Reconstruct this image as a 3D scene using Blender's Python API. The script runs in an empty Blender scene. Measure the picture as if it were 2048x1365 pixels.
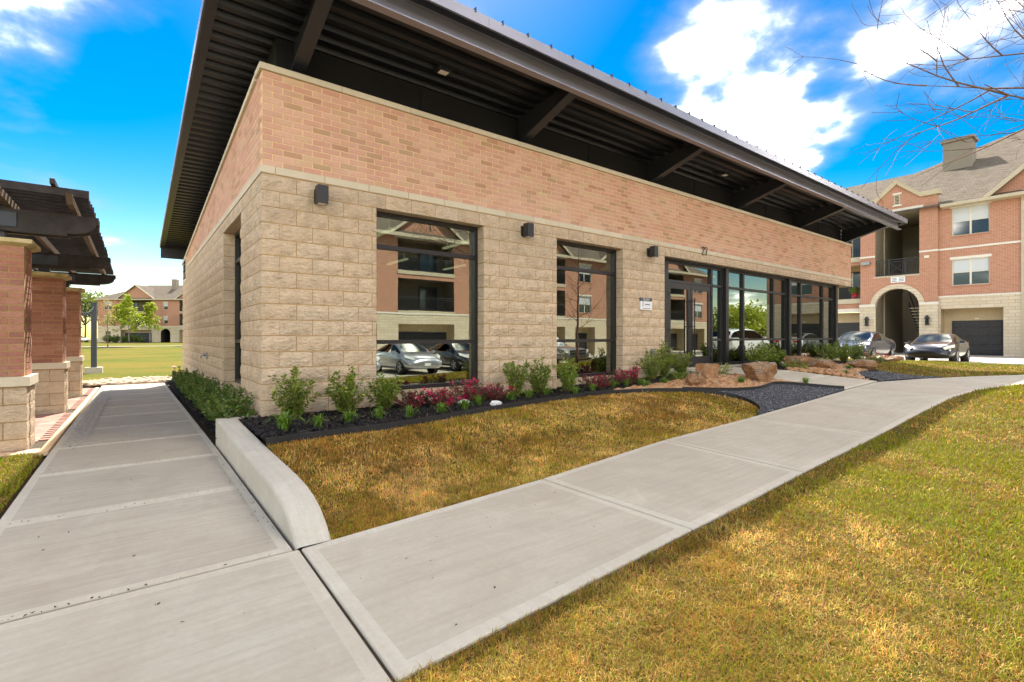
import bpy, bmesh, math, random
import numpy as np
from mathutils import noise as mnoise
from mathutils import Vector, Matrix, Euler
from mathutils.geometry import delaunay_2d_cdt

random.seed(7); RNG = np.random.default_rng(7)
sc = bpy.context.scene
COL = sc.collection
PI = math.pi

# ------------------------------------------------------------------ camera
cam = bpy.data.cameras.new('camera'); camo = bpy.data.objects.new('camera', cam); COL.objects.link(camo)
CAM = Vector((-1.266, -6.76, 0.997))
camo.location = CAM
camo.rotation_euler = (math.radians(90), 0, math.radians(-37.57))
cam.sensor_width = 36; cam.lens = 983/2048*36; cam.shift_y = -0.00415
cam.clip_start = 0.05; cam.clip_end = 3000
sc.camera = camo

# ------------------------------------------------------------------ light, exposure
TOSUN = Vector((0.30, 0.66, 1.0)).normalized()
sun = bpy.data.lights.new('sun', 'SUN'); sun.energy = 2.0; sun.angle = math.radians(0.6); sun.color = (1, .95, .86)
suno = bpy.data.objects.new('sun', sun); COL.objects.link(suno); suno.location = (0, 0, 40)
suno.rotation_euler = (-TOSUN).to_track_quat('-Z', 'Y').to_euler()
sc.view_settings.view_transform = 'Standard'; sc.view_settings.look = 'None'
sc.view_settings.exposure = 2.62; sc.view_settings.gamma = 1
SKY_STRENGTH = 0.05

def build_world():
    w = bpy.data.worlds.new('World'); sc.world = w; w.use_nodes = True
    nt = w.node_tree; nt.nodes.clear(); n = nt.nodes; L = nt.links.new
    sky = n.new('ShaderNodeTexSky'); sky.sky_type = 'NISHITA'; sky.sun_disc = False
    sky.sun_elevation = math.asin(TOSUN.z); sky.sun_rotation = math.atan2(TOSUN.x, TOSUN.y)
    sky.air_density = 1.0; sky.dust_density = 0.35; sky.ozone_density = 1.0; sky.altitude = 100
    hs = n.new('ShaderNodeHueSaturation'); hs.inputs['Saturation'].default_value = 1.75; hs.inputs['Hue'].default_value = .515
    L(sky.outputs[0], hs.inputs['Color'])
    tint = n.new('ShaderNodeMix'); tint.data_type = 'RGBA'; tint.blend_type = 'MULTIPLY'; tint.inputs[0].default_value = 1; tint.inputs[7].default_value = (1, .87, .64, 1); L(hs.outputs[0], tint.inputs[6])
    b1 = n.new('ShaderNodeBackground'); b1.inputs[1].default_value = SKY_STRENGTH; L(tint.outputs[2], b1.inputs[0])
    tc = n.new('ShaderNodeTexCoord')
    def math_(op, a, b=None, c=None):
        m = n.new('ShaderNodeMath'); m.operation = op
        for i, x in enumerate((a, b, c)):
            if x is None: continue
            if isinstance(x, (int, float)): m.inputs[i].default_value = x
            else: L(x, m.inputs[i])
        return m.outputs[0]
    sep = n.new('ShaderNodeSeparateXYZ'); L(tc.outputs['Generated'], sep.inputs[0])
    zz = math_('ADD', math_('MAXIMUM', sep.outputs[2], 0.0), 0.22)
    cx = math_('DIVIDE', sep.outputs[0], zz); cy = math_('DIVIDE', sep.outputs[1], zz)
    cmb = n.new('ShaderNodeCombineXYZ'); L(cx, cmb.inputs[0]); L(cy, cmb.inputs[1])
    def noise(scale, det, rough, off, dist=0.0):
        mp = n.new('ShaderNodeMapping'); mp.inputs['Location'].default_value = off; L(cmb.outputs[0], mp.inputs[0])
        t = n.new('ShaderNodeTexNoise'); t.inputs['Scale'].default_value = scale; t.inputs['Detail'].default_value = det
        t.inputs['Roughness'].default_value = rough; t.inputs['Distortion'].default_value = dist; L(mp.outputs[0], t.inputs[0]); return t.outputs[0]
    big = noise(1.1, 3, .5, (4.3, 1.2, 0), .3); det = noise(3.0, 7, .52, (1.7, 9.1, 0), .15)
    # cumulus positions (directions in the sky) : axis, half-width
    bias = None
    for d, rad, amt in CLOUDS:
        v = n.new('ShaderNodeVectorMath'); v.operation = 'DISTANCE'; L(tc.outputs['Generated'], v.inputs[0]); v.inputs[1].default_value = Vector(d).normalized()
        mr = n.new('ShaderNodeMapRange'); mr.interpolation_type = 'SMOOTHSTEP'
        mr.inputs[1].default_value = rad; mr.inputs[2].default_value = rad*.15; mr.inputs[3].default_value = 0; mr.inputs[4].default_value = amt
        L(v.outputs['Value'], mr.inputs[0])
        bias = mr.outputs[0] if bias is None else math_('MAXIMUM' if amt > 0 else 'ADD', bias, mr.outputs[0])
    dens = math_('ADD', math_('ADD', math_('MULTIPLY', big, .55), math_('MULTIPLY', det, .75)), bias)
    mr_ = n.new('ShaderNodeMapRange'); mr_.interpolation_type = 'SMOOTHSTEP'
    mr_.inputs[1].default_value = .56; mr_.inputs[2].default_value = 1.0; L(dens, mr_.inputs[0])
    mr = n.new('ShaderNodeMapRange'); mr.interpolation_type = 'SMOOTHSTEP'
    mr.inputs[1].default_value = .53; mr.inputs[2].default_value = .92; L(dens, mr.inputs[0])
    # thin the cover toward the zenith, fade at the horizon
    hz = n.new('ShaderNodeMapRange'); hz.inputs[1].default_value = .03; hz.inputs[2].default_value = .20; L(sep.outputs[2], hz.inputs[0])
    fac = math_('MULTIPLY', math_('MULTIPLY', mr.outputs[0], hz.outputs[0]), .96)
    shade = n.new('ShaderNodeValToRGB'); shade.color_ramp.elements[0].color = (.62, .63, .70, 1); shade.color_ramp.elements[1].color = (1, .98, .95, 1)
    shade.color_ramp.elements[0].position = .25; shade.color_ramp.elements[1].position = .6
    L(noise(2.0, 4, .5, (2.6, 4.4, 0)), shade.inputs[0])
    b2 = n.new('ShaderNodeBackground'); warm = n.new('ShaderNodeMix'); warm.data_type = 'RGBA'; warm.blend_type = 'MULTIPLY'; warm.inputs[7].default_value = (1, .86, .66, 1); L(shade.outputs[0], warm.inputs[6]); L(mr_.outputs[0], warm.inputs[0]); L(warm.outputs[2], b2.inputs[0])
    st = n.new('ShaderNodeMapRange'); st.inputs[1].default_value = 0; st.inputs[2].default_value = 1.0; st.inputs[3].default_value = .155; st.inputs[4].default_value = 58.0; L(math_('POWER', mr_.outputs[0], 3.6), st.inputs[0]); L(st.outputs[0], b2.inputs[1])
    mx = n.new('ShaderNodeMixShader'); L(fac, mx.inputs[0]); L(b1.outputs[0], mx.inputs[1]); L(b2.outputs[0], mx.inputs[2])
    o = n.new('ShaderNodeOutputWorld'); L(mx.outputs[0], o.inputs[0])
CLOUDS = [((1.074, .435, .625), .16, .06), ((1.171, .361, .574), .20, .07), ((.9935, .497, .452), .13, .08), ((1.09, .423, .452), .14, .06), ((.89, .56, .42), .09, .09), ((1.195, .342, .426), .10, .09), ((1.26, .293, .645), .16, .05),
          ((-.168, 1.391, .655), .13, .05), ((-.12, 1.354, .604), .07, .08), ((.006, 1.257, .152), .045, .06), ((-.01, 1.269, .126), .04, .06), ((.04, 1.25, .05), .12, -.08), ((.881, .584, .579), .035, .10), ((1.14, .385, .53), .06, -.1), ((1.21, .33, .36), .09, -.16), ((1.0, .49, .33), .08, -.1),
          ((.72, .69, .61), .23, -.25), ((.62, .80, .45), .2, -.2), ((.03, 1.27, .42), .26, -.25), ((.15, 1.2, .55), .2, -.2)]
build_world()

# ------------------------------------------------------------------ node helpers
MATS = {}
class G:
    def __init__(s, name):
        s.m = bpy.data.materials.new(name); s.m.use_nodes = True; s.t = s.m.node_tree; s.n = s.t.nodes
        s.b = s.n['Principled BSDF']; s.out = s.n['Material Output']; MATS[name] = s.m
    def link(s, a, b): s.t.links.new(a, b)
    def new(s, k): return s.n.new('ShaderNode'+k)
    def pos(s): return s.new('NewGeometry').outputs['Position']
    def objc(s): return s.new('TexCoord').outputs['Object']
    def mapv(s, v, scale=(1, 1, 1), rot=(0, 0, 0)):
        m = s.new('Mapping'); m.inputs['Scale'].default_value = scale; m.inputs['Rotation'].default_value = rot; s.link(v, m.inputs[0]); return m.outputs[0]
    def noise(s, scale, det=4, rough=.55, v=None, dist=0):
        t = s.new('TexNoise'); t.inputs['Scale'].default_value = scale; t.inputs['Detail'].default_value = det
        t.inputs['Roughness'].default_value = rough; t.inputs['Distortion'].default_value = dist
        s.link(v if v is not None else s.pos(), t.inputs['Vector']); return t.outputs['Fac']
    def vor(s, scale, v=None, out='Distance', feat='F1'):
        t = s.new('TexVoronoi'); t.feature = feat; t.inputs['Scale'].default_value = scale; s.link(v if v is not None else s.pos(), t.inputs['Vector']); return t.outputs[out]
    def ramp(s, f, stops, interp='LINEAR'):
        r = s.new('ValToRGB'); cr = r.color_ramp; cr.interpolation = interp
        while len(cr.elements) < len(stops): cr.elements.new(.5)
        for e, (p, c) in zip(cr.elements, stops):
            e.position = p; e.color = (*(c if isinstance(c, tuple) else (c, c, c)), 1)
        s.link(f, r.inputs[0]); return r.outputs[0]
    def mix(s, f, a, b, mode='MIX'):
        m = s.new('Mix'); m.data_type = 'RGBA'; m.blend_type = mode
        for i, x in ((0, f), (6, a), (7, b)):
            if isinstance(x, (int, float)): m.inputs[i].default_value = x
            elif isinstance(x, tuple): m.inputs[i].default_value = (*x, 1)
            else: s.link(x, m.inputs[i])
        return m.outputs[2]
    def math(s, op, a, b=0.):
        m = s.new('Math'); m.operation = op
        for i, x in enumerate((a, b)):
            if isinstance(x, (int, float)): m.inputs[i].default_value = x
            else: s.link(x, m.inputs[i])
        return m.outputs[0]
    def rnd(s):   # one value per object and per loose piece
        a = s.new('ObjectInfo').outputs['Random']; g = s.new('NewGeometry').outputs['Random Per Island']
        return s.math('FRACT', s.math('ADD', a, g))
    def bump(s, h, st=.5, d=.01, prev=None):
        b = s.new('Bump'); b.inputs['Strength'].default_value = st; b.inputs['Distance'].default_value = d; s.link(h, b.inputs['Height'])
        if prev is not None: s.link(prev, b.inputs['Normal'])
        s.link(b.outputs[0], s.b.inputs['Normal']); return b.outputs[0]
    def base(s, c):
        if isinstance(c, tuple): s.b.inputs['Base Color'].default_value = (*c, 1)
        else: s.link(c, s.b.inputs['Base Color'])
    def set(s, rough=.6, metal=0., spec=.5):
        s.b.inputs['Roughness'].default_value = rough; s.b.inputs['Metallic'].default_value = metal; s.b.inputs['Specular IOR Level'].default_value = spec; return s

def plain(name, c, rough=.6, metal=0., spec=.5, var=.12, sc_=6., bump=0.):
    g = G(name); f = g.noise(sc_, 4)
    lo = tuple(x*(1-var) for x in c); hi = tuple(min(1, x*(1+var)) for x in c)
    g.base(g.ramp(f, [(.3, lo), (.7, hi)])); g.set(rough, metal, spec)
    if bump: g.bump(g.noise(sc_*12, 3), bump, .004)
    return g.m

def make_materials():
    # split face block
    g = G('split_block'); r = g.rnd()
    c = g.ramp(r, [(0, (.68, .515, .355)), (.35, (.74, .58, .415)), (.7, (.72, .545, .37)), (1, (.65, .505, .365))])
    c = g.mix(g.ramp(g.noise(7, 5), [(.42, 0.), (.72, .55)]), c, (.40, .30, .19))
    c = g.mix(g.ramp(g.noise(2.0, 3), [(.5, 0.), (.8, .35)]), c, (.62, .54, .42))
    c = g.mix(g.ramp(g.noise(30, 5, .7, g.mapv(g.pos(), (1, 1, 1.9))), [(.34, .42), (.48, 0.)]), c, (.40, .285, .18)); g.base(c); g.set(.92, spec=.2)  # dark pits painted into the colour stand in for shade in the relief
    st = g.mapv(g.pos(), (1, 1, 1.7))
    h = g.math('ADD', g.noise(16, 6, .62, st), g.math('MULTIPLY', g.noise(55, 3, .6, st), .35)); g.bump(h, 1.0, .05)
    # bricks
    def brick(name, stops, dark, dust):
        g = G(name); r = g.rnd(); c = g.ramp(r, stops)
        c = g.mix(g.ramp(g.noise(22, 4), [(.45, 0.), (.75, .4)]), c, dark)
        c = g.mix(g.ramp(g.noise(1.1, 4), [(.48, 0.), (.75, .55)]), c, dust)
        c = g.mix(g.ramp(g.vor(19), [(.0, .7), (.07, 0.)]), c, (.06, .04, .03))
        g.base(c); g.set(.88, spec=.25); g.bump(g.math('ADD', g.noise(30, 4), g.math('MULTIPLY', g.noise(110, 2), .5)), .7, .006); return g
    brick('pink_brick', [(0, (.57, .30, .215)), (.3, (.62, .35, .245)), (.5, (.66, .40, .285)), (.66, (.57, .315, .23)), (.8, (.62, .42, .265)), (.9, (.46, .23, .155)), (.96, (.45, .31, .175)), (1, (.48, .25, .165))], (.48, .285, .18), (.68, .47, .37))
    brick('red_brick', [(0, (.36, .15, .10)), (.3, (.42, .19, .125)), (.55, (.32, .13, .09)), (.8, (.46, .225, .15)), (1, (.26, .11, .08))], (.2, .07, .05), (.42, .25, .19))
    brick('paver_brick', [(0, (.36, .19, .14)), (.4, (.42, .24, .18)), (.7, (.31, .16, .13)), (1, (.45, .30, .23))], (.22, .13, .1), (.5, .38, .3))
    plain('tan_mortar', (.72, .50, .29), .95, sc_=14, bump=.4)
    plain('ochre_mortar', (.40, .26, .11), .95, sc_=14, bump=.4)
    g = G('limestone'); c = g.ramp(g.rnd(), [(0, (.60, .51, .38)), (.5, (.66, .57, .43)), (1, (.56, .49, .36))])
    c = g.mix(g.ramp(g.noise(5, 5), [(.45, 0.), (.8, .5)]), c, (.50, .42, .28)); g.base(c); g.set(.85, spec=.25); g.bump(g.noise(40, 4), .25, .004)
    g = G('mossy_cap'); c = g.ramp(g.noise(6, 5), [(.35, (.58, .46, .26)), (.6, (.44, .36, .16)), (.75, (.24, .22, .06))]); g.base(c); g.set(.9, spec=.2); g.bump(g.noise(45, 4), .3, .004)
    # metals
    plain('bronze_metal', (.015, .0135, .0145), .42, 0, .5, .15, 3)
    plain('roof_steel', (.021, .022, .028), .42, 0, .5, .12, 2)
    plain('deck_metal', (.0085, .0095, .0125), .36, 0, .4, .12, 2)
    plain('fascia_metal', (.27, .265, .30), .34, .6, .5, .08, 2)
    plain('black_panel', (.009, .009, .010), .8, 0, .3, .3, 1.2)
    plain('black_fixture', (.022, .022, .025), .5, 0, .5, .1, 4)
    plain('steel_grey', (.30, .31, .33), .45, .6, .5, .1, 8)
    plain('post_paint', (.045, .052, .065), .5, 0, .4, .1, 4)
    plain('dark_wood', (.030, .023, .020), .65, 0, .35, .4, 9, .3)
    plain('wood_edge', (.15, .11, .08), .7, 0, .3, .3, 9, .3)
    # concrete
    def concrete(name, a, b, stain, broom):
        g = G(name); c = g.ramp(g.noise(1.3, 5, .6), [(.3, a), (.7, b)])
        c = g.mix(g.ramp(g.noise(.7, 4, .6, dist=.6), [(.5, 0.), (.72, .45)]), c, stain)
        c = g.mix(g.ramp(g.noise(34, 5, .7), [(.35, .22), (.6, 0.)]), c, (.30, .27, .21))
        c = g.mix(g.ramp(g.vor(6.5), [(.0, .8), (.035, 0.)]), c, (.12, .10, .07))
        c = g.mix(g.ramp(g.rnd(), [(0, .0), (1, .3)]), c, (.40, .33, .25))
        sk = g.mapv(g.pos(), (26, 1.1, 4) if not broom else (1.1, 26, 4)); c = g.mix(g.ramp(g.noise(1, 4, .6, sk), [(.42, 0.), (.75, .45)]), c, stain)
        c = g.mix(g.ramp(g.noise(3.2, 6, .68), [(.5, 0.), (.8, .5)]), c, stain); c = g.mix(g.ramp(g.noise(2.1, 6, .7, dist=1.2), [(.55, 0.), (.8, .4)]), c, tuple(min(1, x*1.18) for x in b))
        g.base(c); g.set(.88, spec=.25)
        h = g.noise(60, 4)
        if broom:
            h = g.math('ADD', g.noise(1, 2, .5, g.mapv(g.pos(), broom)), g.math('MULTIPLY', h, .6))
        g.bump(h, .35, .004)
    concrete('concrete_broom', (.41, .37, .29), (.49, .45, .36), (.33, .28, .205), (6, 160, 6))
    concrete('path_broom', (.375, .33, .26), (.45, .40, .32), (.29, .235, .17), (6, 150, 6))
    concrete('concrete_edge', (.48, .44, .355), (.56, .52, .425), (.40, .345, .26), None)
    concrete('concrete_wall', (.45, .42, .355), (.53, .50, .425), (.36, .315, .25), None)
    concrete('lot_concrete', (.46, .42, .34), (.54, .49, .40), (.38, .33, .26), None)
    plain('joint_dirt', (.06, .045, .025), .95, sc_=20, bump=.5)
    plain('drain_grey', (.36, .325, .27), .9, 0, .3, .35, 22, .6)
    # ground
    g = G('lawn_soil'); f = g.noise(.35, 4); f2 = g.noise(30, 5, .7)
    c = g.mix(g.ramp(f, [(.4, 0.), (.62, 1.)]), g.ramp(f2, [(.3, (.05, .032, .010)), (.7, (.15, .09, .026))]), g.ramp(f2, [(.3, (.04, .036, .008)), (.7, (.12, .11, .022))]))
    g.base(c); g.set(.95, spec=.1); g.bump(f2, .9, .03)
    g = G('far_lawn'); f = g.noise(.22, 5); f2 = g.noise(9, 6, .7)
    c = g.mix(g.ramp(f, [(.42, 0.), (.62, 1.)]), g.ramp(f2, [(.3, (.10, .078, .006)), (.7, (.155, .122, .012))]), g.ramp(f2, [(.3, (.05, .062, .002)), (.7, (.10, .115, .005))]))
    g.base(c); g.set(.95, spec=.1); g.bump(f2, .8, .04)
    g = G('mulch'); c = g.ramp(g.noise(40, 5, .7), [(.35, (.006, .006, .006)), (.7, (.030, .026, .024))]); g.base(c); g.set(.95, spec=.15); g.bump(g.noise(26, 5, .7), 1., .05)
    g = G('mulch_chip'); g.base(g.ramp(g.rnd(), [(0, (.006, .006, .007)), (.8, (.028, .024, .024)), (.93, (.06, .045, .03)), (1, (.16, .11, .06))])); g.set(.85, spec=.3)
    plain('bed_soil', (.10, .065, .035), .95, sc_=12, var=.4, bump=.6)
    plain('red_dirt', (.36, .19, .09), .95, sc_=5, var=.3, bump=.5)
    plain('edging_black', (.012, .012, .013), .6, sc_=8, var=.3)
    g = G('river_rock'); c = g.ramp(g.rnd(), [(0, (.34, .165, .07)), (.3, (.47, .255, .115)), (.55, (.40, .205, .09)), (.75, (.50, .33, .18)), (.9, (.28, .13, .06)), (1, (.45, .37, .29))])
    g.base(g.mix(g.ramp(g.noise(18, 4), [(.4, 0.), (.7, .4)]), c, (.36, .2, .1))); g.set(.75, spec=.3); g.bump(g.noise(60, 3), .3, .004)
    g = G('pale_rock'); c = g.ramp(g.rnd(), [(0, (.44, .31, .2)), (.5, (.55, .43, .31)), (1, (.36, .26, .18))]); g.base(c); g.set(.85, spec=.2)
    g = G('dark_gravel'); g.base(g.ramp(g.rnd(), [(0, (.022, .024, .030)), (.6, (.055, .058, .068)), (.9, (.10, .105, .12)), (1, (.25, .25, .27))])); g.set(.6, spec=.4)
    g = G('boulder'); n1 = g.noise(2.2, 6, .6); c = g.ramp(n1, [(.28, (.12, .058, .026)), (.45, (.26, .125, .055)), (.6, (.38, .21, .10)), (.75, (.34, .26, .18))])
    nz = g.new('SeparateXYZ'); g.link(g.new('NewGeometry').outputs['Normal'], nz.inputs[0])
    lich = g.math('MULTIPLY', g.ramp(nz.outputs[2], [(.2, .15), (.8, 1.)]), g.ramp(g.noise(7, 5, .7), [(.42, 0.), (.58, .9)]))
    c = g.mix(lich, c, g.ramp(g.noise(24, 3), [(.4, (.07, .065, .025)), (.6, (.36, .34, .29))])); g.base(c); g.set(.85, spec=.25)
    g.bump(g.math('ADD', g.noise(9, 6, .65), g.noise(40, 3)), .9, .03)
    g = G('white_stone'); g.base((.72, .71, .69)); g.set(.7)
    # plants
    def leaf(name, stops, tr=.35, rough=.45):
        g = G(name); c = g.ramp(g.rnd(), stops); g.base(c); g.set(rough, spec=.5)
        t = g.new('BsdfTranslucent'); g.link(g.mix(.6, c, (.35, .42, .03), 'MIX'), t.inputs[0]); mx = g.new('MixShader'); mx.inputs[0].default_value = tr
        g.link(g.b.outputs[0], mx.inputs[1]); g.link(t.outputs[0], mx.inputs[2]); g.link(mx.outputs[0], g.out.inputs[0])
    leaf('holly_leaf', [(0, (.065, .12, .014)), (.4, (.115, .19, .02)), (.75, (.20, .27, .03)), (1, (.36, .38, .05))], .25, .4)
    leaf('bright_leaf', [(0, (.09, .17, .014)), (.5, (.15, .25, .02)), (1, (.27, .34, .035))], .35)
    leaf('hedge_leaf', [(0, (.035, .08, .012)), (.6, (.07, .14, .02)), (1, (.16, .23, .035))], .22, .36)
    leaf('grassy_leaf', [(0, (.06, .14, .016)), (.5, (.11, .24, .022)), (1, (.20, .33, .05))], .35)
    leaf('purple_leaf', [(0, (.05, .014, .018)), (.6, (.10, .022, .030)), (1, (.16, .06, .04))], .2)
    leaf('spring_leaf', [(0, (.24, .32, .02)), (.5, (.36, .42, .03)), (1, (.46, .50, .06))], .45)
    leaf('tree_leaf', [(0, (.035, .065, .012)), (.6, (.07, .11, .02)), (1, (.13, .17, .04))], .25)
    leaf('bud_leaf', [(0, (.30, .13, .06)), (1, (.42, .22, .10))], .3)
    leaf('variegated_leaf', [(0, (.20, .24, .035)), (.5, (.36, .36, .06)), (1, (.50, .47, .16))], .3)
    g = G('pink_petal'); g.base(g.ramp(g.rnd(), [(0, (.38, .008, .06)), (.6, (.52, .018, .10)), (1, (.62, .08, .14))])); g.set(.6, spec=.2)
    plain('stem_brown', (.16, .115, .05), .8, sc_=20)
    plain('bark', (.15, .085, .050), .85, sc_=14, var=.35, bump=.5)
    plain('bark_grey', (.20, .17, .14), .9, sc_=14, var=.3, bump=.5)
    g = G('grass_blade'); a = g.new('VertexColor'); a.layer_name = 'Col'; g.base(a.outputs[0]); g.set(.75, spec=.2)
    t = g.new('BsdfTranslucent'); g.link(a.outputs[0], t.inputs[0]); mx = g.new('MixShader'); mx.inputs[0].default_value = .3
    g.link(g.b.outputs[0], mx.inputs[1]); g.link(t.outputs[0], mx.inputs[2]); g.link(mx.outputs[0], g.out.inputs[0])
    # glass
    def glass(name, tint, base, ior):
        g = G(name); g.n.remove(g.b)
        tr = g.new('BsdfTransparent'); tr.inputs[0].default_value = (*tint, 1)
        gl = g.new('BsdfGlossy'); gl.inputs['Roughness'].default_value = .0; gl.inputs[0].default_value = (.66, .70, .64, 1)
        nb = g.new('Bump'); nb.inputs['Strength'].default_value = .05; nb.inputs['Distance'].default_value = .01; g.link(g.noise(1.6, 1), nb.inputs['Height']); g.link(nb.outputs[0], gl.inputs['Normal'])
        fr = g.new('Fresnel'); fr.inputs[0].default_value = ior
        f = g.math('ADD', g.math('MULTIPLY', fr.outputs[0], 1-base), base)
        mx = g.new('MixShader'); g.link(f, mx.inputs[0]); g.link(tr.outputs[0], mx.inputs[1]); g.link(gl.outputs[0], mx.inputs[2]); g.link(mx.outputs[0], g.out.inputs[0])
    glass('window_glass', (.34, .39, .35), .36, 1.5)
    glass('car_glass', (.12, .15, .16), .12, 1.5)
    g = G('dark_glass'); g.base((.02, .028, .032)); g.set(.04, spec=.8)
    plain('interior_wall', (.20, .20, .19), .8, var=.05, sc_=1)
    plain('interior_floor', (.07, .065, .06), .5, var=.1, sc_=3)
    plain('interior_ceiling', (.35, .35, .34), .8, var=.04, sc_=1)
    g = G('led_lamp'); g.b.inputs['Emission Color'].default_value = (1, .86, .55, 1); g.b.inputs['Emission Strength'].default_value = .5; g.base((.9, .85, .7))
    plain('lamp_lens', (.75, .70, .62), .4, var=.03)
    # print
    plain('sign_white', (.74, .75, .77), .5, var=.02); plain('sign_grey', (.085, .085, .095), .5, var=.03); plain('print_black', (.03, .03, .035), .5, var=.02)
    # apartments: far brick as material
    def facebrick(name, a, b, mortar):
        g = G(name); s_ = g.new('SeparateXYZ'); g.link(g.objc(), s_.inputs[0]); cm = g.new('CombineXYZ')
        g.link(g.math('ADD', s_.outputs[0], s_.outputs[1]), cm.inputs[0]); g.link(s_.outputs[2], cm.inputs[1])
        t = g.new('TexBrick'); g.link(cm.outputs[0], t.inputs['Vector']); t.inputs['Scale'].default_value = 1; t.inputs['Brick Width'].default_value = .23; t.inputs['Row Height'].default_value = .078
        t.inputs['Mortar Size'].default_value = .008; t.inputs['Color1'].default_value = (*a, 1); t.inputs['Color2'].default_value = (*b, 1); t.inputs['Mortar'].default_value = (*mortar, 1); t.inputs['Bias'].default_value = -.1
        c = g.mix(g.ramp(g.noise(1.2, 4), [(.45, 0.), (.75, .4)]), t.outputs[0], (.44, .25, .165)); g.base(c); g.set(.9, spec=.2); g.bump(t.outputs['Fac'], -.4, .006)
    facebrick('apartment_brick', (.36, .155, .095), (.44, .205, .13), (.50, .36, .26))
    def ashlar(name, a, b, w, h):
        g = G(name); s_ = g.new('SeparateXYZ'); g.link(g.objc(), s_.inputs[0]); cm = g.new('CombineXYZ')
        g.link(g.math('ADD', s_.outputs[0], s_.outputs[1]), cm.inputs[0]); g.link(s_.outputs[2], cm.inputs[1])
        t = g.new('TexBrick'); g.link(cm.outputs[0], t.inputs['Vector']); t.inputs['Scale'].default_value = 1; t.inputs['Brick Width'].default_value = w; t.inputs['Row Height'].default_value = h
        t.inputs['Mortar Size'].default_value = .012; t.inputs['Color1'].default_value = (*a, 1); t.inputs['Color2'].default_value = (*b, 1); t.inputs['Mortar'].default_value = (.42, .36, .25, 1)
        g.base(g.mix(g.ramp(g.noise(3, 5), [(.4, 0.), (.8, .4)]), t.outputs[0], (.46, .37, .25))); g.set(.9, spec=.2); g.bump(g.math('ADD', g.noise(14, 5), t.outputs['Fac']), .6, .02)
    ashlar('ashlar_stone', (.56, .47, .33), (.62, .54, .41), .62, .2)
    g = G('siding'); s_ = g.new('SeparateXYZ'); g.link(g.objc(), s_.inputs[0]); wv = g.math('FRACT', g.math('MULTIPLY', s_.outputs[2], 6.))
    g.base(g.ramp(wv, [(0, (.13, .11, .07)), (.12, (.25, .215, .145)), (1, (.28, .24, .165))])); g.set(.7); g.bump(wv, .5, .02)
    plain('shaded_stucco', (.13, .105, .07), .9, sc_=4, var=.06); plain('tan_stucco', (.47, .37, .225), .9, sc_=4, var=.06)  # darker stucco copy with the shade of balcony recesses put into its colour
    plain('trim_tan', (.46, .40, .28), .7, sc_=3, var=.06); plain('trim_white', (.66, .62, .52), .7, sc_=3, var=.05)
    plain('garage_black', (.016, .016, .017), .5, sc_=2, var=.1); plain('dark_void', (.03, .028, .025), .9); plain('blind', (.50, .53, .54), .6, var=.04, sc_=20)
    g = G('shingle'); s_ = g.new('SeparateXYZ'); g.link(g.objc(), s_.inputs[0]); cm = g.new('CombineXYZ'); g.link(g.math('ADD', s_.outputs[0], g.math('MULTIPLY', s_.outputs[1], .31)), cm.inputs[0]); g.link(g.math('MULTIPLY', s_.outputs[2], 2.), cm.inputs[1])
    t = g.new('TexBrick'); g.link(cm.outputs[0], t.inputs['Vector']); t.inputs['Scale'].default_value = 1; t.inputs['Brick Width'].default_value = .33; t.inputs['Row Height'].default_value = .15; t.inputs['Mortar Size'].default_value = .012
    t.inputs['Color1'].default_value = (.095, .078, .058, 1); t.inputs['Color2'].default_value = (.15, .125, .096, 1); t.inputs['Mortar'].default_value = (.07, .056, .042, 1)
    g.base(g.mix(g.ramp(g.noise(5, 4), [(.4, 0.), (.7, .4)]), t.outputs[0], (.17, .14, .105))); g.set(.95, spec=.1); g.bump(t.outputs['Fac'], -.4, .02)
    plain('chimney_tan', (.25, .215, .165), .9, sc_=2, var=.06)
    plain('rail_black', (.018, .02, .024), .5)
    # cars
    def paint(name, c, metal):
        g = G(name); g.base(c); g.set(.3, metal, .5); g.b.inputs['Coat Weight'].default_value = 1; g.b.inputs['Coat Roughness'].default_value = .03
    paint('paint_blue', (.022, .036, .07), .15); paint('paint_black', (.012, .012, .014), .2); paint('paint_silver', (.42, .43, .45), .7)
    paint('paint_white', (.75, .75, .74), 0.); paint('paint_taupe', (.19, .165, .15), .6); paint('paint_red', (.35, .02, .02), .2)
    plain('tyre', (.015, .015, .016), .85); plain('alloy', (.50, .51, .53), .3, .8, var=.05); plain('chrome', (.6, .6, .62), .15, 1., var=.02); plain('black_trim', (.012, .012, .013), .6)
    g = G('headlamp'); g.base((.62, .63, .60)); g.set(.12, .0, .8); g = G('headlamp_hazy'); g.base((.50, .48, .36)); g.set(.3, .0, .6); g = G('tail_red'); g.base((.45, .01, .01)); g.set(.15, spec=.8)
    plain('plate', (.65, .66, .64), .5, var=.03); plain('pot_red', (.55, .015, .02), .5, var=.05); plain('roll_white', (.7, .68, .64), .7)
make_materials()

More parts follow.
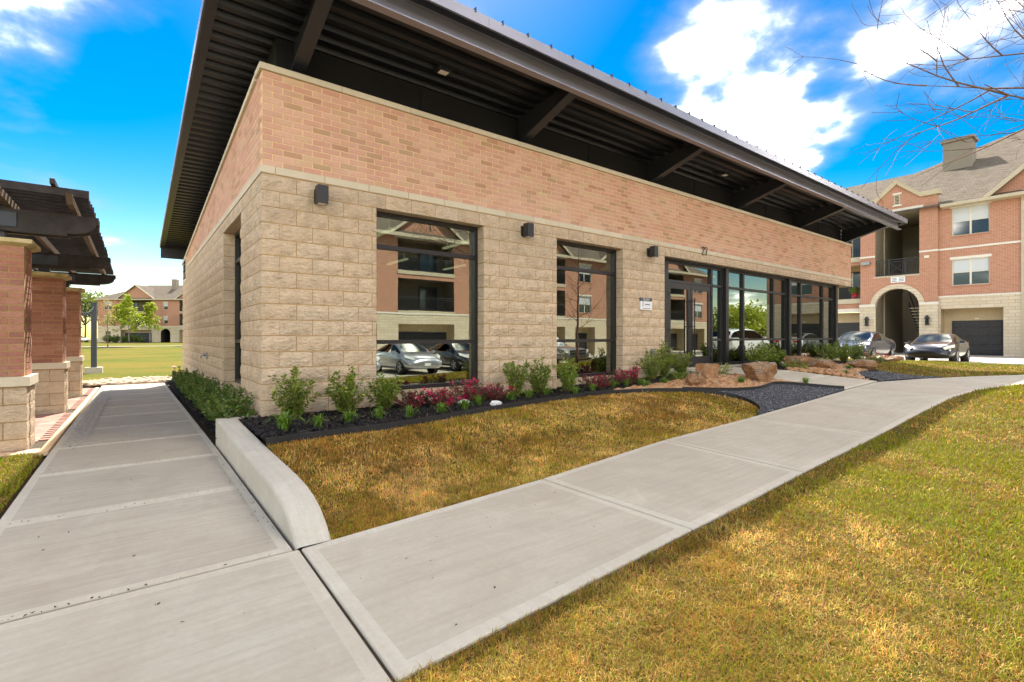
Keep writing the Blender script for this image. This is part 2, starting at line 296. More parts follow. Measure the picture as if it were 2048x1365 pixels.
# ------------------------------------------------------------------ mesh helpers
ORIGIN = {}
def org(o):
    return ORIGIN.get(o.name, Vector((0, 0, 0))) if o else Vector((0, 0, 0))
class MB:
    def __init__(s): s.v = []; s.f = []; s.m = []; s.sm = []
    def add(s, vs, fs, mi=0, smooth=False):
        o = len(s.v); s.v += [tuple(p) for p in vs]; s.f += [tuple(i+o for i in f) for f in fs]; s.m += [mi]*len(fs); s.sm += [smooth]*len(fs); return s
    def box(s, a, b, mi=0):
        x0, y0, z0 = a; x1, y1, z1 = b
        return s.add([(x0,y0,z0),(x1,y0,z0),(x1,y1,z0),(x0,y1,z0),(x0,y0,z1),(x1,y0,z1),(x1,y1,z1),(x0,y1,z1)], [(0,3,2,1),(4,5,6,7),(0,1,5,4),(1,2,6,5),(2,3,7,6),(3,0,4,7)], mi)
    def hexa(s, p, mi=0):   # 8 points, bottom ring then top ring
        return s.add(p, [(0,3,2,1),(4,5,6,7),(0,1,5,4),(1,2,6,5),(2,3,7,6),(3,0,4,7)], mi)
    def prism(s, poly, a, b, axis='y', mi=0):  # poly (p,q) extruded along axis from a to b
        n = len(poly)
        def pt(p, q, t): return {'y': (p, t, q), 'x': (t, p, q), 'z': (p, q, t)}[axis]
        vs = [pt(p, q, a) for p, q in poly]+[pt(p, q, b) for p, q in poly]
        fs = [tuple(range(n)), tuple(range(2*n-1, n-1, -1))]+[(i, i+n, (i+1) % n+n, (i+1) % n) for i in range(n)]
        return s.add(vs, fs, mi)
    def tube(s, pts, rad, n=6, mi=0, smooth=True, cap=True):
        pts = [Vector(p) for p in pts]; rad = rad if hasattr(rad, '__len__') else [rad]*len(pts); vs = []; fs = []
        for i, p in enumerate(pts):
            d = (pts[min(i+1, len(pts)-1)]-pts[max(i-1, 0)]); d = d.normalized() if d.length > 1e-9 else Vector((0, 0, 1))
            a = d.orthogonal().normalized() if i == 0 else (a-d*a.dot(d)).normalized()
            b = d.cross(a)
            for k in range(n):
                t = 2*PI*k/n; vs.append(p+(a*math.cos(t)+b*math.sin(t))*rad[i])
        for i in range(len(pts)-1):
            for k in range(n):
                fs.append((i*n+k, i*n+(k+1) % n, (i+1)*n+(k+1) % n, (i+1)*n+k))
        if cap: fs += [tuple(range(n-1, -1, -1)), tuple((len(pts)-1)*n+k for k in range(n))]
        return s.add(vs, fs, mi, smooth)
    def mesh(s, name, mats, off=Vector((0, 0, 0))):
        me = bpy.data.meshes.new(name); me.from_pydata([(x-off.x, y-off.y, z-off.z) for x, y, z in s.v], [], s.f)
        for m in (mats if isinstance(mats, (list, tuple)) else [mats]): me.materials.append(MATS[m])
        me.polygons.foreach_set('material_index', s.m); me.polygons.foreach_set('use_smooth', s.sm); me.update(); return me
    def build(s, name, mats, parent=None, kind=None, loc=None):
        """verts are in world space (or in the parent's space when the parent was made by local=True)"""
        off = org(parent) if loc is None else Vector(loc)
        o = bpy.data.objects.new(name, s.mesh(name, mats, off if parent or loc is not None else Vector((0, 0, 0)))); COL.objects.link(o)
        if parent: o.parent = parent; ORIGIN[o.name] = org(parent).copy()
        elif loc is not None: o.location = loc; ORIGIN[o.name] = Vector(loc)
        if kind: o['kind'] = kind
        return o
def tag(o, label=None, cat=None, group=None, kind=None):
    if label: o['label'] = label
    if cat: o['category'] = cat
    if group: o['group'] = group
    if kind: o['kind'] = kind
    return o
def thing(name, loc, label, cat, group=None, rz=0, local=False):
    o = bpy.data.objects.new(name, None); COL.objects.link(o); o.location = loc; o.rotation_euler = (0, 0, rz); o.empty_display_size = .2
    ORIGIN[o.name] = Vector((0, 0, 0)) if local else Vector(loc)
    return tag(o, label, cat, group)
def place(name, me, parent, loc, rz=0, ry=0, rx=0, scale=None):
    o = bpy.data.objects.new(name, me); COL.objects.link(o); o.parent = parent; o.location = Vector(loc)-org(parent); o.rotation_euler = (rx, ry, rz)
    if scale: o.scale = scale
    return o
def copy_tree(o, parent=None):
    c = o.copy(); COL.objects.link(c)
    if parent: c.parent = parent
    for ch in list(o.children): copy_tree(ch, c)
    return c
def inside(poly, x, y):
    r = np.zeros(len(x), bool); n = len(poly)
    for i in range(n):
        x0, y0 = poly[i]; x1, y1 = poly[(i+1) % n]
        c = ((y0 > y) != (y1 > y)) & (x < (x1-x0)*(y-y0)/((y1-y0) if y1 != y0 else 1e-9)+x0); r ^= c
    return r
def itp(u, pts): return float(np.interp(u, [p[0] for p in pts], [p[1] for p in pts]))
ZS = [(2, -.3), (4, -.25), (6, -.22), (8, -.12), (10, -.05), (14, -.04), (25, -.08), (28, -.15)]
BED = [(-1, -.02), (4, 0), (8, .1), (10, .17), (12, .17), (18, .15), (21, .05), (25, -.04), (27, -.1)]
def gz(u, v):   # height of the ground, vectorised
    u = np.asarray(u, float); v = np.asarray(v, float)
    zs = np.interp(u, [p[0] for p in ZS], [p[1] for p in ZS]); b = np.interp(u, [p[0] for p in BED], [p[1] for p in BED])
    f = np.clip((v+3.2)/1.9, 0, 1); f = f*f*(3-2*f)
    z = zs+(b-zs)*f
    left = -.3-.013*np.clip(v, 0, 12.5)+np.interp(v, [12.5, 20, 140], [0, .01, .26])
    z = z-np.clip(-6.5-v, 0, 4.9)*.095*np.clip((20-u)/6, 0, 1)
    z = np.where((u < -.3) & (v > -5.3), left, z)
    back = np.where((v > 13) & (u >= -.3), left, z)
    return back
def densify(poly, step):
    out = []
    for i in range(len(poly)):
        a, b = poly[i], poly[(i+1) % len(poly)]; d = math.hypot(b[0]-a[0], b[1]-a[1]); k = max(1, int(d/step))
        for j in range(k): out.append((a[0]+(b[0]-a[0])*j/k, a[1]+(b[1]-a[1])*j/k))
    return out
def smooth_poly(pts, it=2):   # open polyline, Chaikin
    for _ in range(it):
        q = [pts[0]]
        for a, b in zip(pts, pts[1:]):
            q += [(a[0]*.75+b[0]*.25, a[1]*.75+b[1]*.25), (a[0]*.25+b[0]*.75, a[1]*.25+b[1]*.75)]
        pts = q+[pts[-1]]
    return pts
def zone(name, poly, mat_, dz, step=.5, kind='structure', hf=gz, rough=0.):
    p = densify(poly, step); n = len(p); xs = [q[0] for q in p]; ys = [q[1] for q in p]
    gx, gy = np.meshgrid(np.arange(min(xs), max(xs), step), np.arange(min(ys), max(ys), step)); gx = gx.ravel()+.013; gy = gy.ravel()+.017
    k = inside(p, gx, gy); pts = [Vector(q) for q in p]+[Vector((a, b)) for a, b in zip(gx[k], gy[k])]
    vs, es, fs, *_ = delaunay_2d_cdt(pts, [(i, (i+1) % n) for i in range(n)], [], 1, 1e-4)
    u = np.array([q.x for q in vs]); v = np.array([q.y for q in vs]); z = hf(u, v)+dz
    if rough: z = z+RNG.normal(0, rough, len(z))
    m = MB(); m.add(list(zip(u, v, z)), [tuple(reversed(f)) if Vector((vs[f[1]]-vs[f[0]])).cross(vs[f[2]]-vs[f[0]]) < 0 else tuple(f) for f in fs], 0, True)
    return m.build(name, mat_, kind=kind)
def vnoise(x, y, s, seed):
    x = x*s+seed*17.3; y = y*s+seed*31.7; xi = np.floor(x).astype(int); yi = np.floor(y).astype(int); fx = x-xi; fy = y-yi; fx = fx*fx*(3-2*fx); fy = fy*fy*(3-2*fy)
    def h(a, b):
        t = np.sin(a*127.1+b*311.7+seed*74.7)*43758.5453; return t-np.floor(t)
    return (h(xi, yi)*(1-fx)+h(xi+1, yi)*fx)*(1-fy)+(h(xi, yi+1)*(1-fx)+h(xi+1, yi+1)*fx)*fy
def fbm(x, y, s, seed, o=4):
    r = 0; a = .5; t = 0
    for i in range(o): r = r+a*vnoise(x, y, s, seed+i); t += a; a *= .55; s *= 2.1
    return r/t
def raw_mesh(name, V, F, mat_, col=None, parent=None, kind=None, off=(0, 0, 0), smooth=False):
    """V (n,3), F (m,k) arrays"""
    me = bpy.data.meshes.new(name); k = F.shape[1]; me.vertices.add(len(V)); me.vertices.foreach_set('co', (V-np.array(off)).astype(np.float32).ravel())
    me.loops.add(F.size); me.loops.foreach_set('vertex_index', F.astype(np.int32).ravel())
    me.polygons.add(len(F)); me.polygons.foreach_set('loop_start', np.arange(0, F.size, k, dtype=np.int32)); me.polygons.foreach_set('loop_total', np.full(len(F), k, np.int32))
    if smooth: me.polygons.foreach_set('use_smooth', np.ones(len(F), bool))
    me.materials.append(MATS[mat_]); me.update(calc_edges=True)
    if col is not None:
        a = me.color_attributes.new('Col', 'FLOAT_COLOR', 'POINT'); a.data.foreach_set('color', np.c_[col, np.ones(len(col))].astype(np.float32).ravel())
    o = bpy.data.objects.new(name, me); COL.objects.link(o)
    if parent: o.parent = parent
    if kind: o['kind'] = kind
    return o

# ================================================================== THE SETTING
def ground():
    m = MB(); R = 900
    m.add([(-R, -R, -1.1), (R, -R, -1.1), (R, R, -1.1), (-R, R, -1.1)], [(0, 1, 2, 3)]); m.build('ground', 'far_lawn', kind='structure')
    m = MB(); m.add([(26.2, -11.4, -.17), (110, -11.4, -.17), (110, 70, -.17), (26.2, 70, -.17)], [(0, 1, 2, 3)]); m.add([(-80, -80, -.72), (26.2, -80, -.72), (26.2, -11.4, -.72), (-80, -11.4, -.72)], [(0, 1, 2, 3)]); m.add([(26.2, -11.4, -.17), (26.2, -20, -.72), (110, -20, -.72), (110, -11.4, -.17)], [(0, 1, 2, 3)]); m.add([(26.2, -80, -.72), (110, -80, -.72), (110, -20, -.72), (26.2, -20, -.72)], [(0, 1, 2, 3)]); m.add([(26.2, -11.4, -.17), (26.2, -11.4, -.72), (26.2, -20, -.72)], [(0, 1, 2)])
    m.build('parking_lot', 'lot_concrete', kind='structure')
    # kerb round the lot
    m = MB(); m.box((26.05, -11.25, -.4), (26.2, 30, -.06)); m.box((-70, -11.4, -1.0), (18, -11.25, -.60)); m.hexa([(18, -11.4, -1.), (26.05, -11.4, -1.), (26.05, -11.25, -1.), (18, -11.25, -1.), (18, -11.4, -.60), (26.05, -11.4, -.06), (26.05, -11.25, -.06), (18, -11.25, -.60)]); m.build('parking_kerb', 'concrete_edge', kind='structure')
    zone('bed_soil', [(-.3, -5), (26, -5), (26, 13), (-.3, 13)], 'bed_soil', -.10, 1.)
    zone('side_soil', [(-9, -3.4), (-.3, -3.4), (-.3, 14), (-9, 14)], 'bed_soil', -.09, 1.)
ground()
FAR = [(-12, -3.62), (-.46, -3.58), (1.69, -3.36), (3.82, -3.15), (5.94, -3.08), (8.12, -3.12), (10.24, -3.06), (12.3, -2.92), (13.4, -3.07), (14.5, -3.39), (16.4, -3.92), (18.3, -4.6), (22, -6.2), (26, -8.1)]
NEAR = [(-12, -5.1), (-.485, -5.03), (1.72, -4.88), (3.66, -4.8), (6, -4.71), (8.4, -4.68), (10.5, -4.66), (12.2, -4.7), (14.3, -5.05), (16.5, -5.75), (18.5, -6.5), (22, -8.1), (26, -10.0)]
def vf(u): return itp(u, FAR)
def vn(u): return itp(u, NEAR)
def slab(parent, quad, z, name='slab', ring=.085, gap=.009, mats=('concrete_broom', 'concrete_edge'), open_=()):
    """quad: 4 points (u,v) counter-clockwise; z(u,v); a paving slab with its tooled border"""
    c = Vector((sum(p[0] for p in quad)/4, sum(p[1] for p in quad)/4))
    def inset(d):
        out = []
        for i in range(4):
            a, b, e = Vector(quad[i-1]), Vector(quad[i]), Vector(quad[(i+1) % 4]); e1 = (b-a).normalized(); e2 = (e-b).normalized()
            n1 = Vector((-e1.y, e1.x)); n2 = Vector((-e2.y, e2.x)); k = n1.dot(n2); out.append(b+(n1+n2)*d/(1+k))
        return out
    o = inset(gap); t = inset(gap+.006); r = inset(ring)
    P = lambda q, dz: [(p.x, p.y, float(z(p.x, p.y))+dz) for p in q]
    m = MB(); m.add(P(o, -.1)+P(o, -.006)+P(t, 0)+P(r, -.0006), [(0, 1, 5, 4), (1, 2, 6, 5), (2, 3, 7, 6), (3, 0, 4, 7)]+[(4+i, 4+(i+1) % 4, 8+(i+1) % 4, 8+i) for i in range(4)]+[(8+i, 8+(i+1) % 4, 12+(i+1) % 4, 12+i) for i in range(4)], 1)
    m.add(P(r, -.0006), [(0, 1, 2, 3)], 0)
    return m.build(name, list(mats), parent)
def sidewalks():
    zs = lambda u, v: itp(u, ZS)
    us = [(-12, -12), (-9.2, -9.2), (-7, -7), (-4.8, -4.8), (-2.65, -2.65), (-.46, -.485), (1.69, 1.72), (3.82, 3.66), (5.94, 6.0), (8.12, 7.9), (10.24, 10.05), (12.3, 12.0), (14.3, 13.9), (16.4, 16.0), (18.4, 18.1), (20.4, 20.2), (22.4, 22.3), (24.4, 24.4), (26, 26)]
    p = []; q = []
    for u in np.linspace(-12, 26, 60): p.append((u, vf(u))); q.append((u, vn(u)))
    base = zone('sidewalk', q+p[::-1], 'joint_dirt', -.016, 2.0)
    for (a, b), (c, d) in zip(us, us[1:]):
        slab(base, [(b, vn(b)), (d, vn(d)), (c, vf(c)), (a, vf(a))], zs)
    # path beside the building
    pz = lambda u, v: -.3-.013*max(0, v)
    m = MB(); pts = [(-2.03, -3.63), (-.49, -3.60), (-.49, 12.3), (-2.03, 12.3)]
    m.add([(x, y, pz(x, y)-.016) for x, y in pts], [(0, 1, 2, 3)]); base = m.build('side_path', 'joint_dirt', kind='structure')
    js = [-3.575]+[-1.95+1.5*i for i in range(10)]+[12.3]
    for a, b in zip(js, js[1:]): slab(base, [(-2.03, a), (-.49, a), (-.49, b), (-2.03, b)], pz, mats=('path_broom', 'concrete_edge'), ring=.075)
    m = MB(); m.add([(-1.93, 1.1, pz(0, 1.1)+.004), (-1.72, 1.1, pz(0, 1.1)+.004), (-1.72, 11.2, pz(0, 11.2)+.004), (-1.93, 11.2, pz(0, 11.2)+.004)], [(0, 1, 2, 3)]); m.build('drain_strip', 'drain_grey', base)
    for i in range(3):
        x = -1.90+.07*i; m = MB(); m.hexa([(x, 1.2, pz(0, 1.2)), (x+.014, 1.2, pz(0, 1.2)), (x+.014, 11, pz(0, 11)), (x, 11, pz(0, 11)), (x, 1.2, pz(0, 1.2)+.006), (x+.014, 1.2, pz(0, 1.2)+.006), (x+.014, 11, pz(0, 11)+.006), (x, 11, pz(0, 11)+.006)]); m.build('drain_bar', 'path_broom', base)
    # walk to the entrance
    L = [(9.95, -3.07), (9.55, -2.3), (9.2, -1.5), (8.85, .12)]; Rr = [(12.3, -2.93), (11.6, -2.1), (11.2, -1.5), (10.95, .12)]
    ez = lambda u, v: itp(v, [(-3.1, -.045), (-1.5, .19), (0, .225)])
    m = MB(); m.add([(x, y, ez(x, y)-.016) for x, y in L+Rr[::-1]], [tuple(range(8))[::-1]]); base = m.build('entrance_walk', 'joint_dirt', kind='structure')
    for i in range(3): slab(base, [L[i], Rr[i], Rr[i+1], L[i+1]], ez, ring=.08)
sidewalks()

EDGE = smooth_poly([(-.25, -1.56), (.26, -1.53), (.77, -1.53), (1.15, -1.52), (1.64, -1.45), (2.4, -1.29), (3.42, -1.11), (4.28, -.98), (5.08, -1.03), (5.81, -1.36), (6.47, -1.68)])
TIP = smooth_poly([(6.47, -1.68), (6.81, -1.86), (6.99, -2.09), (7.12, -2.38), (7.0, -2.7), (6.72, -2.96), (6.3, -3.085)])
GRAVEDGE = smooth_poly([(6.47, -1.68), (7.3, -2.08), (8.06, -2.26), (8.5, -2.21), (8.95, -2.14), (9.5, -2.52), (9.9, -3.05)])
LAWN_A = [(-.25, -3.55)]+[(u, vf(u)-.0) for u in np.linspace(.2, 6.1, 14)]+TIP[::-1]+EDGE[::-1]
LAWN_B = [(-12, -11.2)]+[(26, -11.2)]+[(u, vn(u)) for u in np.linspace(26, -12, 50)]
LAWN_C = [(15.15, -3.53), (16.4, -3.92), (18.3, -4.6), (22, -6.2), (26, -8.1), (26, 16), (21.5, 16), (21.5, .6), (22.4, -.6), (20, -1.2), (16.2, -1.35), (14.9, -2.3)]
LAWN_D = [(-12, -3.62), (-2.06, -3.6), (-2.06, .75), (-2.25, .95), (-12, .95)]
GRAVEL = [(a, b) for a, b in GRAVEDGE]+[(8.6, -3.1), (7.4, -3.1), (6.4, -3.08)]+TIP[::-1][1:-1]
ROCK = [(5.1, -1.03), (6.5, -.93), (7.9, -.88), (8.9, -.95), (9.15, -1.5), (9.5, -2.3), (9.92, -3.02)]+GRAVEDGE[::-1][1:]+EDGE[-8:][::-1]
ROCK2 = [(11.25, -1.4), (12.2, -.9), (14, -.95), (15.9, -1.5), (14.9, -2.05), (13.6, -2.2), (13.0, -2.25), (12.5, -2.6), (12.36, -2.9)]
GRAVEL2 = [(13.0, -2.25), (12.5, -2.6), (12.4, -2.9), (13.4, -3.05), (14.5, -3.37), (15.15, -3.53), (14.9, -2.3), (14.2, -2.12)]
MULCH = [(-.25, .1), (8.7, .1), (8.9, -.95), (7.9, -.88), (6.5, -.93), (5.1, -1.03)]+EDGE[:-8][::-1]
MULCH2 = [(11.0, .1), (21.4, .1), (22.4, -.6), (20, -1.15), (16.2, -1.32), (14, -.95), (12.2, -.9), (11.25, -1.4)]
def beds():
    zone('front_lawn', LAWN_A, 'lawn_soil', -.03, .3); zone('near_lawn', LAWN_B, 'lawn_soil', -.02, .6); zone('far_side_lawn', LAWN_C, 'lawn_soil', -.01, .6); zone('left_lawn', LAWN_D, 'lawn_soil', -.03, .5)
    zone('back_lawn', [(-90, 14.4), (80, 14.4), (80, 230), (-90, 230)], 'far_lawn', 0, 8.); zone('back_lawn_edge', [(-60, 13.2), (-4.2, 13.2), (-4.2, 14.4), (-60, 14.4)], 'far_lawn', 0, 2.)
    zone('mulch_bed', MULCH, 'mulch', 0, .12, rough=.012); zone('mulch_bed', MULCH2, 'mulch', 0, .25, rough=.012)
    zone('shrub_strip', [(-.48, .08), (.02, .08), (.02, 12.3), (-.48, 12.3)], 'mulch', .08, .2, rough=.01, hf=lambda u, v: -.3-.013*np.clip(v, 0, 13))
    zone('rock_bed', ROCK, 'mulch', -.02, .3); zone('rock_bed', ROCK2, 'mulch', -.02, .4); zone('gravel_bed', GRAVEL, 'dark_gravel', -.012, .2, rough=.004); zone('gravel_bed', GRAVEL2, 'dark_gravel', -.012, .3, rough=.004)
    m = MB(); m.add([(-60, 78, float(gz(-5, 78))+.03), (60, 78, float(gz(-5, 78))+.03), (60, 80, float(gz(-5, 80))+.03), (-60, 80, float(gz(-5, 80))+.03)], [(0, 1, 2, 3)]); m.build('back_path', 'concrete_edge', kind='structure')
beds()
def edging(pts, label, h=.075):
    m = MB()
    for (a, b), (c, d) in zip(pts, pts[1:]):
        t = Vector((c-a, d-b)).normalized()*.008; n = (-t.y, t.x); za = float(gz(a, b)); zc = float(gz(c, d))
        m.hexa([(a-n[0], b-n[1], za-.12), (c-n[0], d-n[1], zc-.12), (c+n[0], d+n[1], zc-.12), (a+n[0], b+n[1], za-.12), (a-n[0], b-n[1], za+h-.03), (c-n[0], d-n[1], zc+h-.03), (c+n[0], d+n[1], zc+h-.03), (a+n[0], b+n[1], za+h-.03)])
    return tag(m.build('bed_edging', 'edging_black', loc=(pts[0][0], pts[0][1], float(gz(*pts[0])))), label, 'edging')
edging(EDGE, 'black steel edging strip between the mulch bed and the brown lawn', .08)
edging(TIP, 'black edging strip curving round the tip of the brown lawn by the gravel')
edging(GRAVEDGE, 'black edging strip between the orange river rocks and the dark gravel', .10)
edging(GRAVEL2[:3], 'black edging strip between small dark gravel patch and river rocks')

# low concrete wall
def kerb_wall():
    prof = [(-3.54, -.312), (-3.42, -.225), (-3.30, -.160), (-3.15, -.118), (-2.95, -.09), (-2.7, -.074), (-1.6, -.055), (-.8, -.03), (.06, -.005)]
    m = MB(); n = len(prof); r = .022
    for a, b in ((-.472, -.455), (-.455, -.272), (-.272, -.252)): pass
    us = [(-.475, -r), (-.475+r*.3, -r*.3), (-.475+r, 0), (-.252-r, 0), (-.252-r*.3, -r*.3), (-.252, -r)]
    rows = []
    for v, z in prof: rows.append([(u, v, z+dz) for u, dz in us])
    vs = [p for row in rows for p in row]; k = len(us)
    fs = [(i*k+j, i*k+j+1, (i+1)*k+j+1, (i+1)*k+j) for i in range(n-1) for j in range(k-1)]
    m.add(vs, fs, 0, True)
    for s_, j in ((-.475, 0), (-.252, k-1)):
        vs = [(s_, v, z-r) for v, z in prof]+[(s_, v, -.5) for v, z in prof]
        m.add(vs, [((i, i+1, n+i+1, n+i) if s_ > -.3 else (i+1, i, n+i, n+i+1)) for i in range(n-1)])
    m.add([rows[0][0], rows[0][-1], (-.252, -3.54, -.5), (-.475, -3.54, -.5)], [(0, 1, 2, 3)])
    # return toward the building corner
    m.box((-.475, .06, -.5), (-.02, .20, -.004))
    o = m.build('low_concrete_wall', 'concrete_wall', loc=(-.36, -1.7, -.3)); tag(o, 'low smooth concrete retaining wall with curved nose between path and brown lawn', 'retaining wall')
kerb_wall()

# ================================================================== THE CLUBHOUSE
BL, BD = 19.74, 12.4           # length along x, depth along y
COURSE = .2032; ZB = 15*COURSE  # underside of the limestone band
W1 = (1.49, 3.335); W2 = (4.99, 6.86); SF = (8.32, 18.9); WL = (1.475, 3.27); ZW0, ZW1 = .19, ZB-COURSE
club = thing('clubhouse', (0, 0, 0), 'single storey clubhouse of tan split block and pink brick under a dark metal shed roof', 'building')
def wall_holes(m, x0, x1, z0, z1, holes, f, mi=0):
    """wall sheet in (x,z) with rectangular holes; f maps (x,z) to 3D"""
    xs = sorted({x0, x1, *[min(max(h[i], x0), x1) for h in holes for i in (0, 1)]}); zs = sorted({z0, z1, *[min(max(h[i], z0), z1) for h in holes for i in (2, 3)]})
    for a, b in zip(xs, xs[1:]):
        for c, d in zip(zs, zs[1:]):
            mx, mz = (a+b)/2, (c+d)/2
            if any(h[0] < mx < h[1] and h[2] < mz < h[3] for h in holes): continue
            m.add([f(a, c), f(b, c), f(b, d), f(a, d)], [(0, 1, 2, 3)], mi)
def camera_score(p, n):
    d = Vector(p)-CAM; return max(0, -d.normalized().dot(n))/d.length_squared

def stone_wall():
    m = MB(); e = -.0035
    rv = .013; holes = [(W1[0]-rv, W1[1]+rv, -1, ZW1+rv), (W2[0]-rv, W2[1]+rv, -1, ZW1+rv), (SF[0]-rv, 99, -1, ZW1+rv)]
    wall_holes(m, 0, BL, -.5, ZB, holes, lambda x, z: (x, e, z))
    wall_holes(m, -BD, 0, -.7, ZB, [(-WL[1]-rv, -WL[0]+rv, -1, ZW1+rv)], lambda x, z: (e, -x, z))
    # reveals
    rv = .013
    for a, b in (W1, W2): m.add([(a-rv, e, -.5), (a-rv, .3, -.5), (a-rv, .3, ZW1), (a-rv, e, ZW1)], [(3, 2, 1, 0)]); m.add([(b+rv, e, -.5), (b+rv, .3, -.5), (b+rv, .3, ZW1), (b+rv, e, ZW1)], [(0, 1, 2, 3)]); m.add([(a-rv, e, ZW1+rv), (b+rv, e, ZW1+rv), (b+rv, .3, ZW1+rv), (a-rv, .3, ZW1+rv)], [(0, 1, 2, 3)])
    for s_, y in ((0, WL[0]-rv), (1, WL[1]+rv)): m.add([(e, y, -.5), (.3, y, -.5), (.3, y, ZW1), (e, y, ZW1)], [(0, 1, 2, 3) if s_ else (3, 2, 1, 0)])
    m.add([(e, WL[0]-rv, ZW1+rv), (.3, WL[0]-rv, ZW1+rv), (.3, WL[1]+rv, ZW1+rv), (e, WL[1]+rv, ZW1+rv)], [(0, 1, 2, 3)])
    m.add([(SF[0]-rv, e, -.5), (SF[0]-rv, .3, -.5), (SF[0]-rv, .3, ZW1), (SF[0]-rv, e, ZW1)], [(0, 1, 2, 3)])
    # back and right walls (plain)
    m.add([(0, BD, -.7), (BL, BD, -.7), (BL, BD, ZB), (0, BD, ZB)], [(3, 2, 1, 0)]); m.add([(BL, 7, -.5), (BL, BD, -.5), (BL, BD, ZB), (BL, 7, ZB)], [(0, 1, 2, 3)]); m.add([(SF[1], 7, -.5), (BL, 7, -.5), (BL, 7, ZB), (SF[1], 7, ZB)], [(0, 1, 2, 3)])
    wall = m.build('stone_wall', 'ochre_mortar', club)
    # blocks
    pieces = []  # (axis, centre along wall, length, course z)
    J = .013
    def clip(segs, holes):
        out = []
        for a, b in segs:
            parts = [(a, b)]
            for h0, h1 in holes:
                q = []
                for c, d in parts:
                    if d <= h0 or c >= h1: q.append((c, d)); continue
                    if c < h0: q.append((c, h0))
                    if d > h1: q.append((h1, d))
                parts = q
            out += [p for p in parts if p[1]-p[0] > .035]
        return out
    for k in range(17):
        z0 = ZB-COURSE*(k+1)
        fh = [W1, W2, (SF[0], 99)] if k > 0 else []
        start = .2 if k % 2 else 0.
        segs = []; x = start
        while x < BL: segs.append((x if x > .01 else -.014, min(BL, x+.4064))); x += .4064
        if k < 16: pieces += [('f', *s_, z0) for s_ in clip(segs, fh)]
        start = 0. if k % 2 else .2; segs = []; x = start
        while x < BD: segs.append((x if x > .01 else -.014, min(BD, x+.4064))); x += .4064
        pieces += [('l', *s_, z0) for s_ in clip(segs, [WL] if k > 0 else [])]
    def score(p):
        c = (p[1]+p[2])/2; z = p[3]+.1
        return camera_score((c, 0, z), Vector((0, -1, 0)))*(p[2]-p[1]) if p[0] == 'f' else camera_score((0, c, z), Vector((-1, 0, 0)))*(p[2]-p[1])
    pieces.sort(key=score, reverse=True)
    cache = {}
    def block(L, var):
        key = (round(L, 2), var)
        if key in cache: return cache[key]
        rr = random.Random(hash(key) & 0xffff); L = round(L, 2); w = L-J; h = COURSE-J; nx = max(2, int(L/.07)); nz = 3; vs = []; fs = []
        for j in range(nz+1):
            for i in range(nx+1):
                edge = i in (0, nx) or j in (0, nz)
                d = -.004-rr.random()*.004 if edge else -.012-rr.random()*.014
                vs.append((-w/2+w*i/nx+(0 if i in (0, nx) else rr.uniform(-.012, .012)), d, h*j/nz+(0 if j in (0, nz) else rr.uniform(-.012, .012))))
        for j in range(nz):
            for i in range(nx): q = j*(nx+1)+i; fs.append((q, q+1, q+nx+2, q+nx+1))
        b = len(vs); D = .20
        ring = [i for i in range(nx+1)]+[(j+1)*(nx+1)-1 for j in range(1, nz+1)]+[nz*(nx+1)+i for i in range(nx-1, -1, -1)]+[j*(nx+1) for j in range(nz-1, 0, -1)]
        vs += [(vs[i][0], D, vs[i][2]) for i in ring]
        n = len(ring); fs += [(ring[(i+1) % n], ring[i], b+i, b+(i+1) % n) for i in range(n)]
        mm = MB(); mm.add(vs, fs); cache[key] = (mm, mm.mesh('block', 'split_block')); return cache[key]
    rest = MB()
    for i, (ax, a, b, z0) in enumerate(pieces):
        mm, me = block(b-a, random.randrange(4)); c = (a+b)/2; loc = Vector((c, 0, z0)) if ax == 'f' else Vector((0, c, z0)); rz = 0 if ax == 'f' else -PI/2
        if i < 300: place('block', me, wall, loc, rz)
        else:
            R = Matrix.Rotation(rz, 3, 'Z'); rest.add([tuple(R @ Vector(p)+loc) for p in mm.v], mm.f)
    rest.build('block_rest', 'split_block', wall, kind='stuff')
stone_wall()

